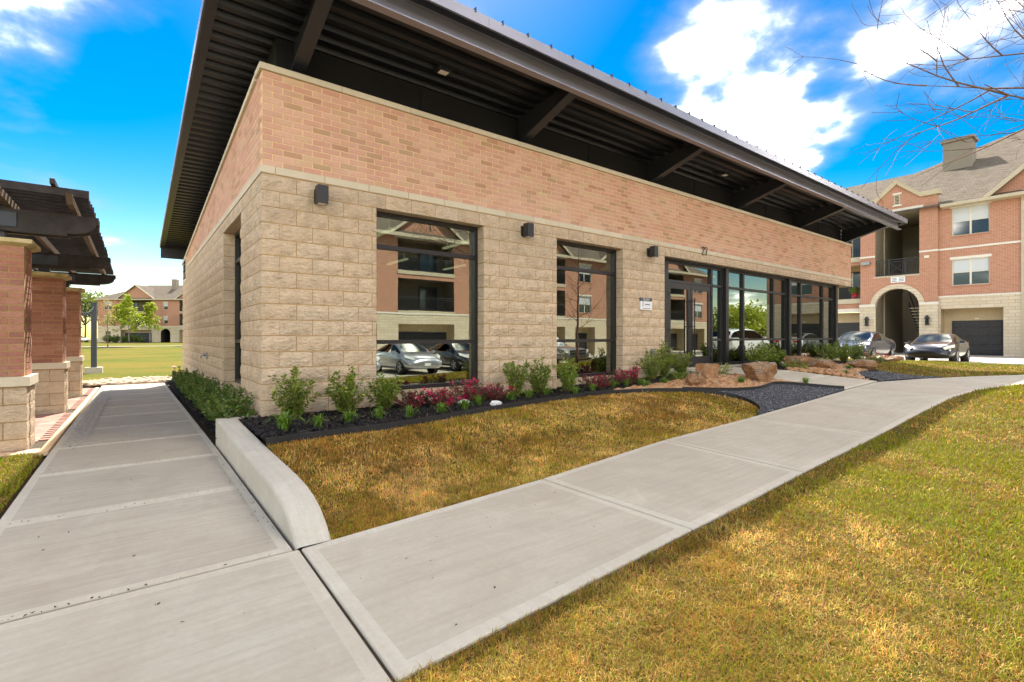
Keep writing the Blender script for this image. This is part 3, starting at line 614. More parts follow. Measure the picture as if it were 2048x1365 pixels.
def brick_wall():
    m = MB(); e = .0015; zt = 4.33; z0 = ZB+.102
    top = lambda v: zt-v/12
    m.add([(0, e, ZB), (BL, e, ZB), (BL, e, zt), (0, e, zt)], [(0, 1, 2, 3)]); m.add([(e, 0, ZB), (e, BD, ZB), (e, BD, top(BD)), (e, 0, zt)], [(3, 2, 1, 0)])
    m.add([(BL-e, 0, ZB), (BL-e, BD, ZB), (BL-e, BD, top(BD)), (BL-e, 0, zt)], [(0, 1, 2, 3)]); m.add([(0, BD, ZB), (BL, BD, ZB), (BL, BD, top(BD)), (0, BD, top(BD))], [(3, 2, 1, 0)])
    m.add([(0, e, zt), (BL, e, zt), (BL, BD, top(BD)), (0, BD, top(BD))], [(0, 1, 2, 3)])
    m.add([(SF[0], .008, ZW1+.003), (BL, .008, ZW1+.003), (BL, 8, ZW1+.003), (SF[0], 8, ZW1+.003)], [(3, 2, 1, 0)])
    wall = m.build('brick_wall', 'tan_mortar', club)
    H = .0787; Lb = .243; J = .012
    items = []
    for k in range(15):
        x = -Lb/2 if k % 2 else 0.
        while x < BL:
            a, b = max(0, x), min(BL, x+Lb)
            if b-a > .03: items.append(('f', a, b, z0+k*H))
            x += Lb
        x = .0 if k % 2 else .115
        while x < BD:
            a, b = x, min(BD, x+Lb)
            if top(a) > z0+k*H+.02: items.append(('l', a, b, z0+k*H))
            x += Lb
        x = .0 if k % 2 else .115
        while x < BD:
            a, b = x, min(BD, x+Lb)
            if top(b) > z0+k*H+.05 and k < 15: items.append(('r', a, b, z0+k*H))
            x += Lb
    sc_ = lambda p: camera_score(((p[1]+p[2])/2, 0, p[3]), Vector((0, -1, 0)))*(p[2]-p[1]) if p[0] == 'f' else (camera_score((0, (p[1]+p[2])/2, p[3]), Vector((-1, 0, 0)))*(p[2]-p[1]) if p[0] == 'l' else 0)
    items.sort(key=sc_, reverse=True)
    cache = {}
    def bm(L):
        L = round(L, 2)
        if L not in cache:
            w = L-J; h = H-J; q = MB(); c = .003
            f = [(-w/2+c, -c, c), (w/2-c, -c, c), (w/2-c, -c, h-c), (-w/2+c, -c, h-c), (-w/2, 0, 0), (w/2, 0, 0), (w/2, 0, h), (-w/2, 0, h), (-w/2, .1, 0), (w/2, .1, 0), (w/2, .1, h), (-w/2, .1, h)]
            q.add(f, [(0, 1, 2, 3)]+[(4+i, 4+(i+1) % 4, (i+1) % 4, i) for i in range(4)]+[(8+i, 8+(i+1) % 4, 4+(i+1) % 4, 4+i) for i in range(4)]); cache[L] = (q, q.mesh('brick', 'pink_brick'))
        return cache[L]
    rest = MB()
    for i, (ax, a, b, z) in enumerate(items):
        q, me = bm(b-a); c = (a+b)/2
        rz = {'f': 0, 'l': -PI/2, 'r': PI/2}[ax]; loc = Vector({'f': (c, 0, z), 'l': (0, c, z), 'r': (BL, c, z)}[ax])
        jit = random.uniform(-.0015, .0015)
        if i < 300: place('brick', me, wall, loc+Vector((0, jit, 0)), rz)
        else:
            R = Matrix.Rotation(rz, 3, 'Z'); vs = [R @ Vector(p)+loc for p in q.v]
            if ax != 'f': vs = [Vector((p.x, p.y, min(p.z, top(p.y)-.001))) for p in vs]
            rest.add([tuple(p) for p in vs], q.f)
    rest.build('brick_rest', 'pink_brick', wall, kind='stuff')
    # limestone band and coping, stone by stone
    band = MB(); band.box((.01, .008, ZB+.01), (.05, .05, ZB+.05)); band = band.build('stone_band', 'ochre_mortar', club)
    x = 0.; i = 0
    while x < BL-.05:
        l = .15 if i == 0 else .61; a, b = x, min(BL, x+l); q = MB(); q.box((a+.004 if i else -.014, -.014, ZB+.005), (b-.004, .1, ZB+.099)); q.build('band_stone', 'limestone', band); x = b; i += 1
    y = .105
    while y < BD-.05:
        b = min(BD, y+.61); q = MB(); q.box((-.014, y+.004, ZB+.005), (.1, b-.004, ZB+.099)); q.build('band_stone', 'limestone', band); y = b
    cop = MB(); cop.box((.05, .05, zt-.01), (BL-.05, .1, zt+.02)); cop = cop.build('coping', 'limestone', club)
    x = -.035; L1 = BL+.035
    while x < L1-.05:
        b = min(L1, x+1.02); q = MB(); q.box((x+.003, -.035, zt+.004), (b-.003, .30, zt+.08)); q.build('coping_stone', 'limestone', cop); x = b
    for xx in (-.035, BL-.265):
        y = .303
        while y < BD+.03:
            b = min(BD+.035, y+1.02); q = MB(); a0, a1 = top(y+.003), top(b-.003)
            q.hexa([(xx, y+.003, a0+.004), (xx+.3, y+.003, a0+.004), (xx+.3, b-.003, a1+.004), (xx, b-.003, a1+.004), (xx, y+.003, a0+.08), (xx+.3, y+.003, a0+.08), (xx+.3, b-.003, a1+.08), (xx, b-.003, a1+.08)]); q.build('coping_stone', 'limestone', cop); y = b
brick_wall()

def clerestory():
    z = lambda v: 5.2-(v+1.43)/12-.10
    u0, u1, v0, v1 = .22, BL-.22, .26, BD-.3
    m = MB(); m.add([(u0, v0, 4.2), (u1, v0, 4.2), (u1, v0, z(v0)), (u0, v0, z(v0))], [(0, 1, 2, 3)]); m.add([(u0, v0, 3.2), (u0, v1, 3.2), (u0, v1, z(v1)), (u0, v0, z(v0))], [(3, 2, 1, 0)])
    m.add([(u1, v0, 3.2), (u1, v1, 3.2), (u1, v1, z(v1)), (u1, v0, z(v0))], [(0, 1, 2, 3)]); m.add([(u0, v1, 3.2), (u1, v1, 3.2), (u1, v1, z(v1)), (u0, v1, z(v1))], [(3, 2, 1, 0)])
    c = m.build('clerestory', 'black_panel', club)
    u = 2.3
    while u < BL-1:
        q = MB(); q.box((u, v0-.012, 4.35), (u+.022, v0, z(v0)-.02)); q.build('batten', 'deck_metal', c); u += 1.9
clerestory()

def roof():
    U0, U1, V0, V1 = -.60, 20.79, -1.43, 12.85
    z = lambda v: 5.2-(v+1.43)/12
    m = MB(); m.hexa([(U0, V0, z(V0)-.02), (U1, V0, z(V0)-.02), (U1, V1, z(V1)-.02), (U0, V1, z(V1)-.02), (U0, V0, z(V0)+.012), (U1, V0, z(V0)+.012), (U1, V1, z(V1)+.012), (U0, V1, z(V1)+.012)])
    r = m.build('roof', 'roof_steel', club)
    # corrugated deck, ribs parallel to the front
    m = MB(); rows = []; v = V0+.05; p = .229; d = .07
    while v < V1-.06:
        for dv, dz in ((0, 0), (.085, 0), (.110, d), (.204, d)): rows.append((v+dv, z(v+dv)-.10+dz-.02))
        v += p
    vs = [(U0+.1, a, b) for a, b in rows]+[(U1-.1, a, b) for a, b in rows]; n = len(rows)
    m.add(vs, [(i, n+i, n+i+1, i+1)[::-1] for i in range(n-1)]); m.build('deck', 'deck_metal', r)
    # standing seams
    k = 0; u = U0+.2; q = MB(); q.hexa([(-.009, V0-.012, z(V0)), (.009, V0-.012, z(V0)), (.009, V1, z(V1)), (-.009, V1, z(V1)), (-.006, V0-.012, z(V0)+.06), (.006, V0-.012, z(V0)+.06), (.006, V1, z(V1)+.06), (-.006, V1, z(V1)+.06)])
    me = q.mesh('seam', 'roof_steel')
    while u < U1: place('seam', me, r, (u, 0, 0)); u += .44
    # edge fascias
    def sloped(name, u0, u1, v0, v1, b, t, mt):
        q = MB(); q.hexa([(u0, v0, z(v0)+b), (u1, v0, z(v0)+b), (u1, v1, z(v1)+b), (u0, v1, z(v1)+b), (u0, v0, z(v0)+t), (u1, v0, z(v0)+t), (u1, v1, z(v1)+t), (u0, v1, z(v1)+t)]); return q.build(name, mt, r)
    u = U0
    while u < U1-.1:
        b = min(U1, u+3.05); q = MB(); q.box((u+.0015, V0-.004, z(V0)-.125), (b-.0015, V0+.03, z(V0)+.018)); q.build('front_fascia', 'fascia_metal', r); u = b
    v = V0+.03
    while v < V1-.1:
        b = min(V1, v+3.05); sloped('side_fascia', U0-.012, U0+.004, v+.0015, b-.0015, -.11, .02, 'fascia_metal'); sloped('side_fascia', U1-.004, U1+.012, v+.0015, b-.0015, -.11, .02, 'fascia_metal')
        sloped('edge_angle', U0+.006, U0+.125, v+.0015, b-.0015, -.135, -.024, 'roof_steel'); sloped('edge_angle', U1-.125, U1-.006, v+.0015, b-.0015, -.135, -.024, 'roof_steel'); v = b
    # front channel beam, flanges outward
    q = MB(); zt = 5.125; zb = 4.865
    prof = [(-1.29, zb-.012), (-1.17, zb-.012), (-1.17, zt), (-1.31, zt), (-1.31, zt-.014), (-1.19, zt-.014), (-1.186, zt-.03)]
    prof += [(-1.186, zb+.06), (-1.195, zb+.03), (-1.215, zb+.012), (-1.29, zb+.002)]
    q.prism(prof, U0+.02, U1-.16, 'x'); q.build('channel_beam', 'fascia_metal', r)
    q = MB(); q.prism([(V1-.14, z(V1)-.46), (V1-.05, z(V1)-.46), (V1-.05, z(V1)-.1), (V1-.14, z(V1)-.09)], U0+.02, U1-.02, 'x'); q.build('rear_beam', 'roof_steel', r)
    # tapered outriggers
    for u in (.45, 4.27, 8.0, 11.8, 15.68, 19.6):
        q = MB(); w = .085; zu = lambda v: z(v)-.1
        bot = lambda v: 4.855+.29*(-v-1.17) if v < 0.15 else 4.47
        for a, b, h0, h1 in ((-w, w, 0, .022),):
            vs = [-1.17, .25]
            q.hexa([(u-w, vs[0], bot(vs[0])), (u+w, vs[0], bot(vs[0])), (u+w, vs[1], 4.44), (u-w, vs[1], 4.44), (u-w, vs[0], bot(vs[0])+.02), (u+w, vs[0], bot(vs[0])+.02), (u+w, vs[1], 4.46), (u-w, vs[1], 4.46)])
        q.hexa([(u-.012, -1.17, bot(-1.17)+.02), (u+.012, -1.17, bot(-1.17)+.02), (u+.012, .25, 4.46), (u-.012, .25, 4.46), (u-.012, -1.17, zu(-1.17)), (u+.012, -1.17, zu(-1.17)), (u+.012, .25, zu(.25)), (u-.012, .25, zu(.25))])
        q.box((u-.13, .0, 4.412), (u+.13, .24, 4.438)); q.build('outrigger', 'roof_steel', r)
    for u, v in ((2.4, -.31), (10.2, -.4), (16.46, -.6)):
        q = MB(); zz = z(v)-.13; q.box((u-.10, v-.07, zz-.03), (u+.10, v+.07, zz+.04)); s_ = q.build('soffit_lamp', 'black_fixture', r)
        q = MB(); q.box((u-.07, v-.05, zz-.036), (u+.07, v+.05, zz-.03)); q.build('lens', 'lamp_lens', s_) if False else q.build('soffit_lens', 'lamp_lens', r)
roof()

# ---- openings
def frame_bars(m, x0, x1, z0, z1, y0, y1, w=.05): # rectangle of bars
    m.box((x0, y0, z0), (x0+w, y1, z1)); m.box((x1-w, y0, z0), (x1, y1, z1)); m.box((x0+w, y0, z0), (x1-w, y1, z0+w)); m.box((x0+w, y0, z1-w), (x1-w, y1, z1))
def window_front(a, b):
    w = MB(); w.box((a, .12, -.2), (b, .26, ZW0)); o = w.build('window', 'tan_stucco', club)
    m = MB(); frame_bars(m, a+.002, b-.002, ZW0+.002, ZW1-.002, .17, .28, .06); m.build('frame', 'bronze_metal', o)
    for z in (.92, 2.33): m = MB(); m.box((a+.062, .175, z-.03), (b-.062, .275, z+.03)); m.build('mullion', 'bronze_metal', o)
    for z0, z1 in ((ZW0+.06, .89), (.95, 2.30), (2.36, ZW1-.06)): m = MB(); m.box((a+.06, .222, z0), (b-.06, .230, z1)); m.build('pane', 'window_glass', o)
window_front(*W1); window_front(*W2)
def window_left():
    a, b = WL; w = MB(); w.box((.12, a, -.4), (.26, b, ZW0)); o = w.build('window', 'tan_stucco', club)
    m = MB(); m.box((.17, a, ZW0), (.28, a+.06, ZW1)); m.box((.17, b-.06, ZW0), (.28, b, ZW1)); m.box((.17, a+.06, ZW0), (.28, b-.06, ZW0+.06)); m.box((.17, a+.06, ZW1-.06), (.28, b-.06, ZW1)); m.build('frame', 'bronze_metal', o)
    for z in (.92, 2.33): m = MB(); m.box((.175, a+.06, z-.03), (.275, b-.06, z+.03)); m.build('mullion', 'bronze_metal', o)
    for z0, z1 in ((ZW0+.06, .89), (.95, 2.30), (2.36, ZW1-.06)): m = MB(); m.box((.222, a+.06, z0), (.230, b-.06, z1)); m.build('pane', 'window_glass', o)
window_left()
def storefront():
    y0, y1 = .2, .32; zf = .24; zt = ZW1-.04
    m = MB(); m.box((SF[0], .16, -.3), (SF[1], .4, zf-.003)); o = m.build('storefront', 'concrete_wall', club)
    def bar(name, a, b, c=None, d=None, ya=y0, yb=y1): q = MB(); q.box((a, ya, zf if c is None else c), (b, yb, zt if d is None else d)); return q.build(name, 'bronze_metal', o)
    bar('jamb', SF[0]+.002, 8.5, ya=.17); bar('jamb', 8.5, 8.76)
    q = MB(); q.box((SF[0]+.002, .10, zt), (SF[1], .42, ZW1-.002)); q.build('head', 'bronze_metal', o)
    mul = [(10.62, 10.69), (12.25, 12.33), (14.05, 14.13), (15.95, 16.03), (17.73, 17.81)]; posts = [(11.22, 11.36), (14.98, 15.12), (18.72, 18.88)]
    for a, b in mul: bar('mullion', a, b, ya=.20)
    for a, b in posts: bar('post', a, b, ya=.13, yb=.36)
    bar('mullion', 11.14, 11.22); bar('mullion', 14.90, 14.98); bar('mullion', 18.64, 18.72)
    edges = sorted([(8.76, 8.76)]+mul+[(11.14, 11.36), (14.90, 15.12), (18.64, 18.88)])
    for (a0, a), (b, b0) in zip(edges, edges[1:]):
        door = a < 8.8
        bar('transom', a, b, 2.30, 2.36, .205)
        if not door: bar('rail', a, b, .89, .95, .205); bar('rail', a, b, zf, zf+.07, .205)
        bar('rail', a, b, zt-.05, zt, .205)
        for z0, z1 in (((2.36, zt-.05),) if door else ((zf+.07, .89), (.95, 2.30), (2.36, zt-.05))): q = MB(); q.box((a, .256, z0), (b, .264, z1)); q.build('pane', 'window_glass', o)
    # glass return on the far side
    q = MB()
    for yy in (1.9, 3.5, 5.2, 6.9): q.box((18.74, yy, zf), (18.86, yy+.08, zt))
    q.box((18.74, .36, 2.30), (18.86, 6.9, 2.36)); q.box((18.74, .36, zf), (18.86, 6.9, zf+.07)); q.box((18.74, .36, zt), (18.86, 6.98, ZW1-.002)); q.build('side_frame', 'bronze_metal', o)
    q = MB(); q.box((18.796, .36, zf), (18.804, 6.9, zt)); q.build('side_pane', 'window_glass', o)
    # double door
    for a, b, hs in ((8.765, 9.685, 1), (9.692, 10.612, -1)):
        q = MB(); st = .105
        q.box((a, .215, zf+.012), (a+st, .265, 2.295)); q.box((b-st, .215, zf+.012), (b, .265, 2.295)); q.box((a+st, .215, zf+.012), (b-st, .265, zf+.26)); q.box((a+st, .215, 2.16), (b-st, .265, 2.295))
        d = q.build('door', 'bronze_metal', club); q = MB(); q.box((a+st, .237, zf+.26), (b-st, .245, 2.16)); q.build('pane', 'window_glass', d)
        hx = b-.05 if hs > 0 else a+.05; q = MB(); q.tube([(hx, .13, .55), (hx, .13, 1.95)], .016, 8)
        for z in (.62, 1.25, 1.88): q.tube([(hx, .13, z), (hx, .225, z)], .011, 6)
        q.build('pull_handle', 'black_fixture', d)
        for z in (.5, 1.2, 2.05):
            xx = a-.012 if hs > 0 else b+.012; q = MB(); q.tube([(xx, .205, z-.07), (xx, .205, z+.07)], .016, 8); q.build('hinge', 'black_fixture', d)
storefront()
def interior():
    m = MB(); x0, x1, y0, y1, z0, z1 = .4, 18.7, .42, 7.2, .23, 3.0
    m.add([(x0, y0, z0), (x1, y0, z0), (x1, y1, z0), (x0, y1, z0)], [(0, 1, 2, 3)]); m.build('interior_floor', 'interior_floor', club)
    m = MB(); m.add([(x0, y0, z1), (x1, y0, z1), (x1, y1, z1), (x0, y1, z1)], [(3, 2, 1, 0)]); m.build('ceiling', 'interior_ceiling', club)
    m = MB(); m.add([(x0, y1, z0), (x1, y1, z0), (x1, y1, z1), (x0, y1, z1)], [(0, 1, 2, 3)]); m.add([(x0, y0, z0), (x0, y1, z0), (x0, y1, z1), (x0, y0, z1)], [(0, 1, 2, 3)])
    for (a, b) in ((x0, W1[0]-.0), (W1[1], W2[0]), (W2[1], SF[0])): m.add([(a, y0, z0), (b, y0, z0), (b, y0, z1), (a, y0, z1)], [(3, 2, 1, 0)])
    m.box((7.7, 2.4, z0), (7.85, y1, z1)); m.build('interior_wall', 'interior_wall', club)
    for x, y in [(2.2+1.6*k, 1.6) for k in range(4)]+[(2.2+1.6*k, 4.4) for k in range(4)]+[(9.4+1.9*k, 2.2) for k in range(5)]+[(9.4+1.9*k, 5.0) for k in range(5)]:
        q = MB(); q.box((x-.03, y-.55, 2.80), (x+.03, y+.55, 2.84)); q.tube([(x, y-.4, 2.84), (x, y-.4, 3.0)], .004, 4); q.tube([(x, y+.4, 2.84), (x, y+.4, 3.0)], .004, 4); q.build('ceiling_lamp', 'led_lamp', club)
interior()
# side vent, hose bib, outlet, house number
def club_bits():
    m = MB(); y0, y1, z0, z1 = 10.95, 11.95, 2.72, 3.42
    m.box((-.03, y0, z0), (.03, y0+.05, z1)); m.box((-.03, y1-.05, z0), (.03, y1, z1)); m.box((-.03, y0+.05, z0), (.03, y1-.05, z0+.05)); m.box((-.03, y0+.05, z1-.05), (.03, y1-.05, z1)); m.box((-.016, y0+.05, z0+.05), (-.012, y1-.05, z1-.05), 1)
    v = m.build('side_vent', ['trim_white', 'dark_void'], club)
    for i in range(5):
        z = z0+.09+i*.12; q = MB(); q.hexa([(-.02, y0+.05, z+.05), (-.016, y0+.05, z+.05), (-.016, y1-.05, z+.05), (-.02, y1-.05, z+.05), (-.055, y0+.05, z), (-.05, y0+.05, z), (-.05, y1-.05, z), (-.055, y1-.05, z)]); q.build('louver', 'trim_white', v)
    m = MB(); m.box((-.05, 5.52, .52), (-.01, 5.66, .66)); m.tube([(-.05, 5.59, .6), (-.12, 5.59, .6), (-.14, 5.59, .55)], .018, 8); m.tube([(-.09, 5.54, .64), (-.09, 5.64, .64)], .012, 6); m.build('hose_tap', 'steel_grey', club)
    m = MB(); m.box((7.79, -.05, .59), (7.89, -.01, .73)); m.box((7.805, -.075, .605), (7.875, -.05, .715)); m.build('outlet_box', 'steel_grey', club)
    # 27
    g = .018
    m = MB(); x = 9.80
    def seg(p, q): m.tube([p, q], .011, 6, 0, False)
    pts = [(x, 3.17), (x+.015, 3.205), (x+.05, 3.215), (x+.085, 3.195), (x+.09, 3.16), (x, 3.02), (x+.1, 3.02)]
    m.tube([(a, -.035, z) for a, z in pts], .0115, 6, 0, False)
    x = 9.935; pts = [(x, 3.165), (x, 3.21), (x+.1, 3.21), (x+.045, 3.015)]
    m.tube([(a, -.035, z) for a, z in pts], .0115, 6, 0, False); m.build('house_number', 'print_black', club)
club_bits()

# ---- wall lights and sign (things fixed to the wall)
def wall_light(u, label, first=[None]):
    z = 2.85
    t = thing('wall_light', (u, 0, z), label, 'wall light', 'square black lights along the front wall')
    m = MB(); m.box((u-.062, -.05, z-.09), (u+.062, -.014, z+.09)); m.box((u-.03, -.09, z-.05), (u+.03, -.05, z+.05)); m.build('back_plate', 'black_fixture', t)
    m = MB(); m.box((u-.065, -.22, z-.118), (u+.065, -.09, z+.118)); m.build('shade', 'black_fixture', t)
    m = MB(); m.box((u-.05, -.205, z-.116), (u+.05, -.105, z-.1185)); m.build('lens', 'lamp_lens', t)
wall_light(.68, 'square black wall light beside the building corner, left of the large window')
wall_light(4.18, 'square black wall light on the stone pier between the two windows')
wall_light(7.72, 'square black wall light above the small office sign')
def text_mesh(name, body, size, mat_, parent, loc, rx=PI/2, ext=.002, align='CENTER'):
    c = bpy.data.curves.new(name, 'FONT'); c.body = body; c.size = size; c.extrude = ext; c.align_x = align; c.align_y = 'CENTER'; c.resolution_u = 2
    o = bpy.data.objects.new(name, c); COL.objects.link(o); bpy.context.view_layer.update()
    me = bpy.data.meshes.new_from_object(o); COL.objects.unlink(o); bpy.data.objects.remove(o)
    me.materials.clear(); me.materials.append(MATS[mat_]); return place(name, me, parent, loc, rx=rx)
def office_sign():
    u0, u1, z0, z1 = 7.40, 7.80, 1.585, 1.845; y = -.045; zm = z0+.185
    t = thing('office_sign', (7.6, 0, 1.7), 'small white and grey office sign plate on the stone beside the glass doors', 'sign')
    m = MB(); m.box((u0, y, z0), (u1, -.018, zm)); m.build('lower_plate', 'sign_white', t); m = MB(); m.box((u0, y-.001, zm+.002), (u1, -.017, z1)); m.build('upper_plate', 'sign_grey', t)
    for i in range(3):
        x = u0+.06; z = z0+.075+.038*i; m = MB(); m.hexa([(x, y-.003, z), (x+.012, y-.003, z-.004), (x+.05, y-.003, z+.030), (x+.038, y-.003, z+.034), (x, y-.001, z), (x+.012, y-.001, z-.004), (x+.05, y-.001, z+.030), (x+.038, y-.001, z+.034)]); m.build('emblem', 'print_black', t)
    text_mesh('lettering', 'ELEVATE', .043, 'print_black', t, (u0+.24, y-.002, z0+.115))
    m = MB(); m.box((u0+.07, y-.002, z0+.026), (u0+.33, y-.0005, z0+.036)); m.build('small_print', 'sign_grey', t)
    m = MB(); c = (u0+.115, zm+.04); m.tube([(c[0]+.018*math.cos(a), y-.003, c[1]+.024*math.sin(a)) for a in np.linspace(0.4, 2*PI-.2, 14)], .0045, 5); m.tube([(c[0]+.006, y-.003, c[1]-.012), (c[0]+.014, y-.003, c[1]-.03)], .0045, 5); m.build('ring_emblem', 'sign_white', t)
    for z, w in ((zm+.05, .15), (zm+.028, .12)): m = MB(); m.box((u0+.16, y-.003, z-.004), (u0+.16+w, y-.0015, z+.004)); m.build('small_print', 'sign_white', t)
office_sign()

# ================================================================== PERGOLA
def pergola():
    pg = thing('pergola', (-3.5, 5, -.35), 'dark brown timber pergola on brick and stone columns beside the path', 'pergola')
    H = .0755; J = .014
    cache = {}
    def bmesh_(w, d, h, mt, rough=0):
        k = (round(w, 3), round(d, 3), round(h, 3), mt)
        if k not in cache:
            q = MB(); 
            if not rough: q.box((-w/2, -d/2, 0), (w/2, d/2, h))
            else:
                rr = random.Random(len(cache)); n = 4; vs = []; fs = []
                for sx in (0, 1):
                    pass
                # rock-faced block: grid on all four sides
                ring = [(-w/2, -d/2), (0, -d/2), (w/2, -d/2), (w/2, 0), (w/2, d/2), (0, d/2), (-w/2, d/2), (-w/2, 0)]
                for j in range(4):
                    for i, (x, y) in enumerate(ring):
                        e = 0 if j in (0, 3) else rr.uniform(.001, .009); l = math.hypot(x, y); vs.append((x+x/l*e, y+y/l*e, h*j/3))
                for j in range(3):
                    for i in range(8): fs.append((j*8+i, j*8+(i+1) % 8, (j+1)*8+(i+1) % 8, (j+1)*8+i))
                fs += [tuple(range(7, -1, -1)), tuple(24+i for i in range(8))]; q.add(vs, fs)
            cache[k] = q.mesh('piece', mt)
        return cache[k]
    for ci, (cu, cv) in enumerate(((-2.55, 1.52), (-2.55, 5.45), (-2.55, 8.8))):
        zg = -.3-.013*cv-.06
        c = MB(); c.box((cu-.27, cv-.27, zg), (cu+.27, cv+.27, 2.05)); c.box((cu-.293, cv-.293, zg), (cu+.293, cv+.293, .43)); col = c.build('column', 'ochre_mortar', pg)
        z = zg; k = 0; hs = (0.47-.05-zg)/4
        while k < 4:
            w = .6
            A = ((-.3, .1), (.1, .3)) if k % 2 else ((-.3, .3),)
            for a, b in A: place('stone', bmesh_(b-a-J, .19, hs-J, 'split_block', 1), col, (cu+(a+b)/2, cv-.205, z))
            for a, b in A: place('stone', bmesh_(b-a-J, .19, hs-J, 'split_block', 1), col, (cu+(a+b)/2, cv+.205, z))
            place('stone', bmesh_(.19, .2, hs-J, 'split_block', 1), col, (cu+.205, cv, z)); place('stone', bmesh_(.19, .2, hs-J, 'split_block', 1), col, (cu-.205, cv, z))
            z += hs; k += 1
        m = MB(); m.box((cu-.325, cv-.325, .425), (cu+.325, cv+.325, .535)); m.build('belt_stone', 'limestone', col)
        z = .54; k = 0
        while z < 2.04:
            A = ((-.275, .0), (.0, .275)) if k % 2 else ((-.275, -.14), (-.14, .14), (.14, .275))
            for a, b in A:
                place('brick', bmesh_(b-a-J, .1, H-J, 'red_brick'), col, (cu+(a+b)/2, cv-.225, z)); place('brick', bmesh_(b-a-J, .1, H-J, 'red_brick'), col, (cu+(a+b)/2, cv+.225, z))
            B = ((-.175, .175),) if k % 2 == 0 else ((-.175, 0), (0, .175))
            for a, b in B:
                place('brick', bmesh_(.1, b-a-J, H-J, 'red_brick'), col, (cu+.225, cv+(a+b)/2, z)); place('brick', bmesh_(.1, b-a-J, H-J, 'red_brick'), col, (cu-.225, cv+(a+b)/2, z))
            z += H; k += 1
        m = MB(); r = .345; b = z+.002; m.add([(cu-.28, cv-.28, b), (cu+.28, cv-.28, b), (cu+.28, cv+.28, b), (cu-.28, cv+.28, b), (cu-r, cv-r, b+.03), (cu+r, cv-r, b+.03), (cu+r, cv+r, b+.03), (cu-r, cv+r, b+.03), (cu-r, cv-r, b+.075), (cu+r, cv-r, b+.075), (cu+r, cv+r, b+.075), (cu-r, cv+r, b+.075), (cu-.2, cv-.2, b+.1), (cu+.2, cv-.2, b+.1), (cu+.2, cv+.2, b+.1), (cu-.2, cv+.2, b+.1)],
              [(3, 2, 1, 0), (12, 13, 14, 15)]+[(4*j+i, 4*j+(i+1) % 4, 4*j+4+(i+1) % 4, 4*j+4+i) for j in range(3) for i in range(4)]); m.build('cap', 'mossy_cap', col)
        m = MB(); m.box((cu-.075, cv-.075, b+.08), (cu+.075, cv+.075, 2.36)); m.build('post', 'post_paint', pg)
        # pair of cross beams with scalloped ends
        tip = cu+.93
        for s_ in (-1, 1):
            y = cv+s_*.10; prof = [(-6.4, 2.24), (tip-.30, 2.24), (tip-.30, 2.27)]
            for a in np.linspace(0, PI/2, 7): prof.append((tip-.30+.27*math.sin(a)*1.0, 2.27+.13*(1-math.cos(a))))
            prof += [(tip-.02, 2.42), (tip, 2.42), (tip, 2.50), (-6.4, 2.50)]
            m = MB(); m.prism(prof, y-.04, y+.04, 'y'); m.build('cross_beam', 'dark_wood', pg)
        m = MB(); m.box((cu-.19, cv-.153, 2.29), (cu+.19, cv-.142, 2.46)); m.build('bracket', 'post_paint', pg)
    # purlins along the path
    for u in (-1.86, -2.45, -3.04, -3.63, -4.22, -4.81, -5.4):
        m = MB(); m.hexa([(u-.03, .95, 2.55), (u+.03, .95, 2.55), (u+.03, 10.2, 2.504), (u-.03, 10.2, 2.504), (u-.03, .80, 2.64), (u+.03, .80, 2.64), (u+.03, 10.3, 2.64), (u-.03, 10.3, 2.64)]); m.build('purlin', 'wood_edge', pg)
    # slats across, then thin runners on top
    q = MB(); q.box((-6.4, -.022, 0), (-1.70, .022, .09)); me = q.mesh('slat', 'dark_wood'); v = .98
    while v < 10.2: place('slat', me, pg, (0+random.uniform(-.012, .012), v, 2.642)); v += .185
    for u in (-2.0, -2.55, -3.1, -3.65, -4.2): m = MB(); m.box((u-.022, .82, 2.734), (u+.022, 10.3, 2.79)); m.build('runner', 'dark_wood', pg)
pergola()
def pavers():
    base = MB(); z = lambda v: -.3-.013*v
    base.add([(-6, .95, z(.95)-.02), (-2.05, .95, z(.95)-.02), (-2.05, 11.6, z(11.6)-.02), (-6, 11.6, z(11.6)-.02)], [(0, 1, 2, 3)]); b = base.build('paved_terrace', 'joint_dirt', kind='structure')
    q = MB(); q.hexa([(-2.13, .95, z(.95)-.05), (-2.05, .95, z(.95)-.05), (-2.05, 11.6, z(11.6)-.05), (-2.13, 11.6, z(11.6)-.05), (-2.13, .95, z(.95)), (-2.05, .95, z(.95)), (-2.05, 11.6, z(11.6)), (-2.13, 11.6, z(11.6))]); q.build('border', 'tan_mortar', b)
    q = MB(); q.box((-6, .96, z(.95)-.05), (-2.135, 1.14, z(.95)-.002)); q.build('border', 'tan_mortar', b)
    q = MB(); q.box((-.098, -.048, -.05), (.098, .048, 0)); me = q.mesh('paver', 'paver_brick'); it = []
    j = 0; v = 1.19
    while v < 11.5:
        u = -2.235+(.1 if j % 2 else 0)-.1*(j % 2)*1.0
        k = 0
        while u > -4.2:
            it.append((u-(.1 if j % 2 else 0), v)); u -= .2
        v += .1; j += 1
    it = [p for p in it if not any(abs(p[0]-c[0]) < .38 and abs(p[1]-c[1]) < .33 for c in ((-2.55, 1.52), (-2.55, 5.45), (-2.55, 8.8)))]
    it.sort(key=lambda p: -1/((p[0]+1.27)**2+(p[1]+6.76)**2)*(1 if p[0] > -2.9 else .3)); rest = MB()
    for i, (u, v) in enumerate(it):
        if i < 300: place('paver', me, b, (u, v, z(v)+random.uniform(-.002, .001)))
        else: rest.box((u-.098, v-.048, z(v)-.05), (u+.098, v+.048, z(v)))
    rest.build('paver_rest', 'paver_brick', b, kind='stuff')
pavers()
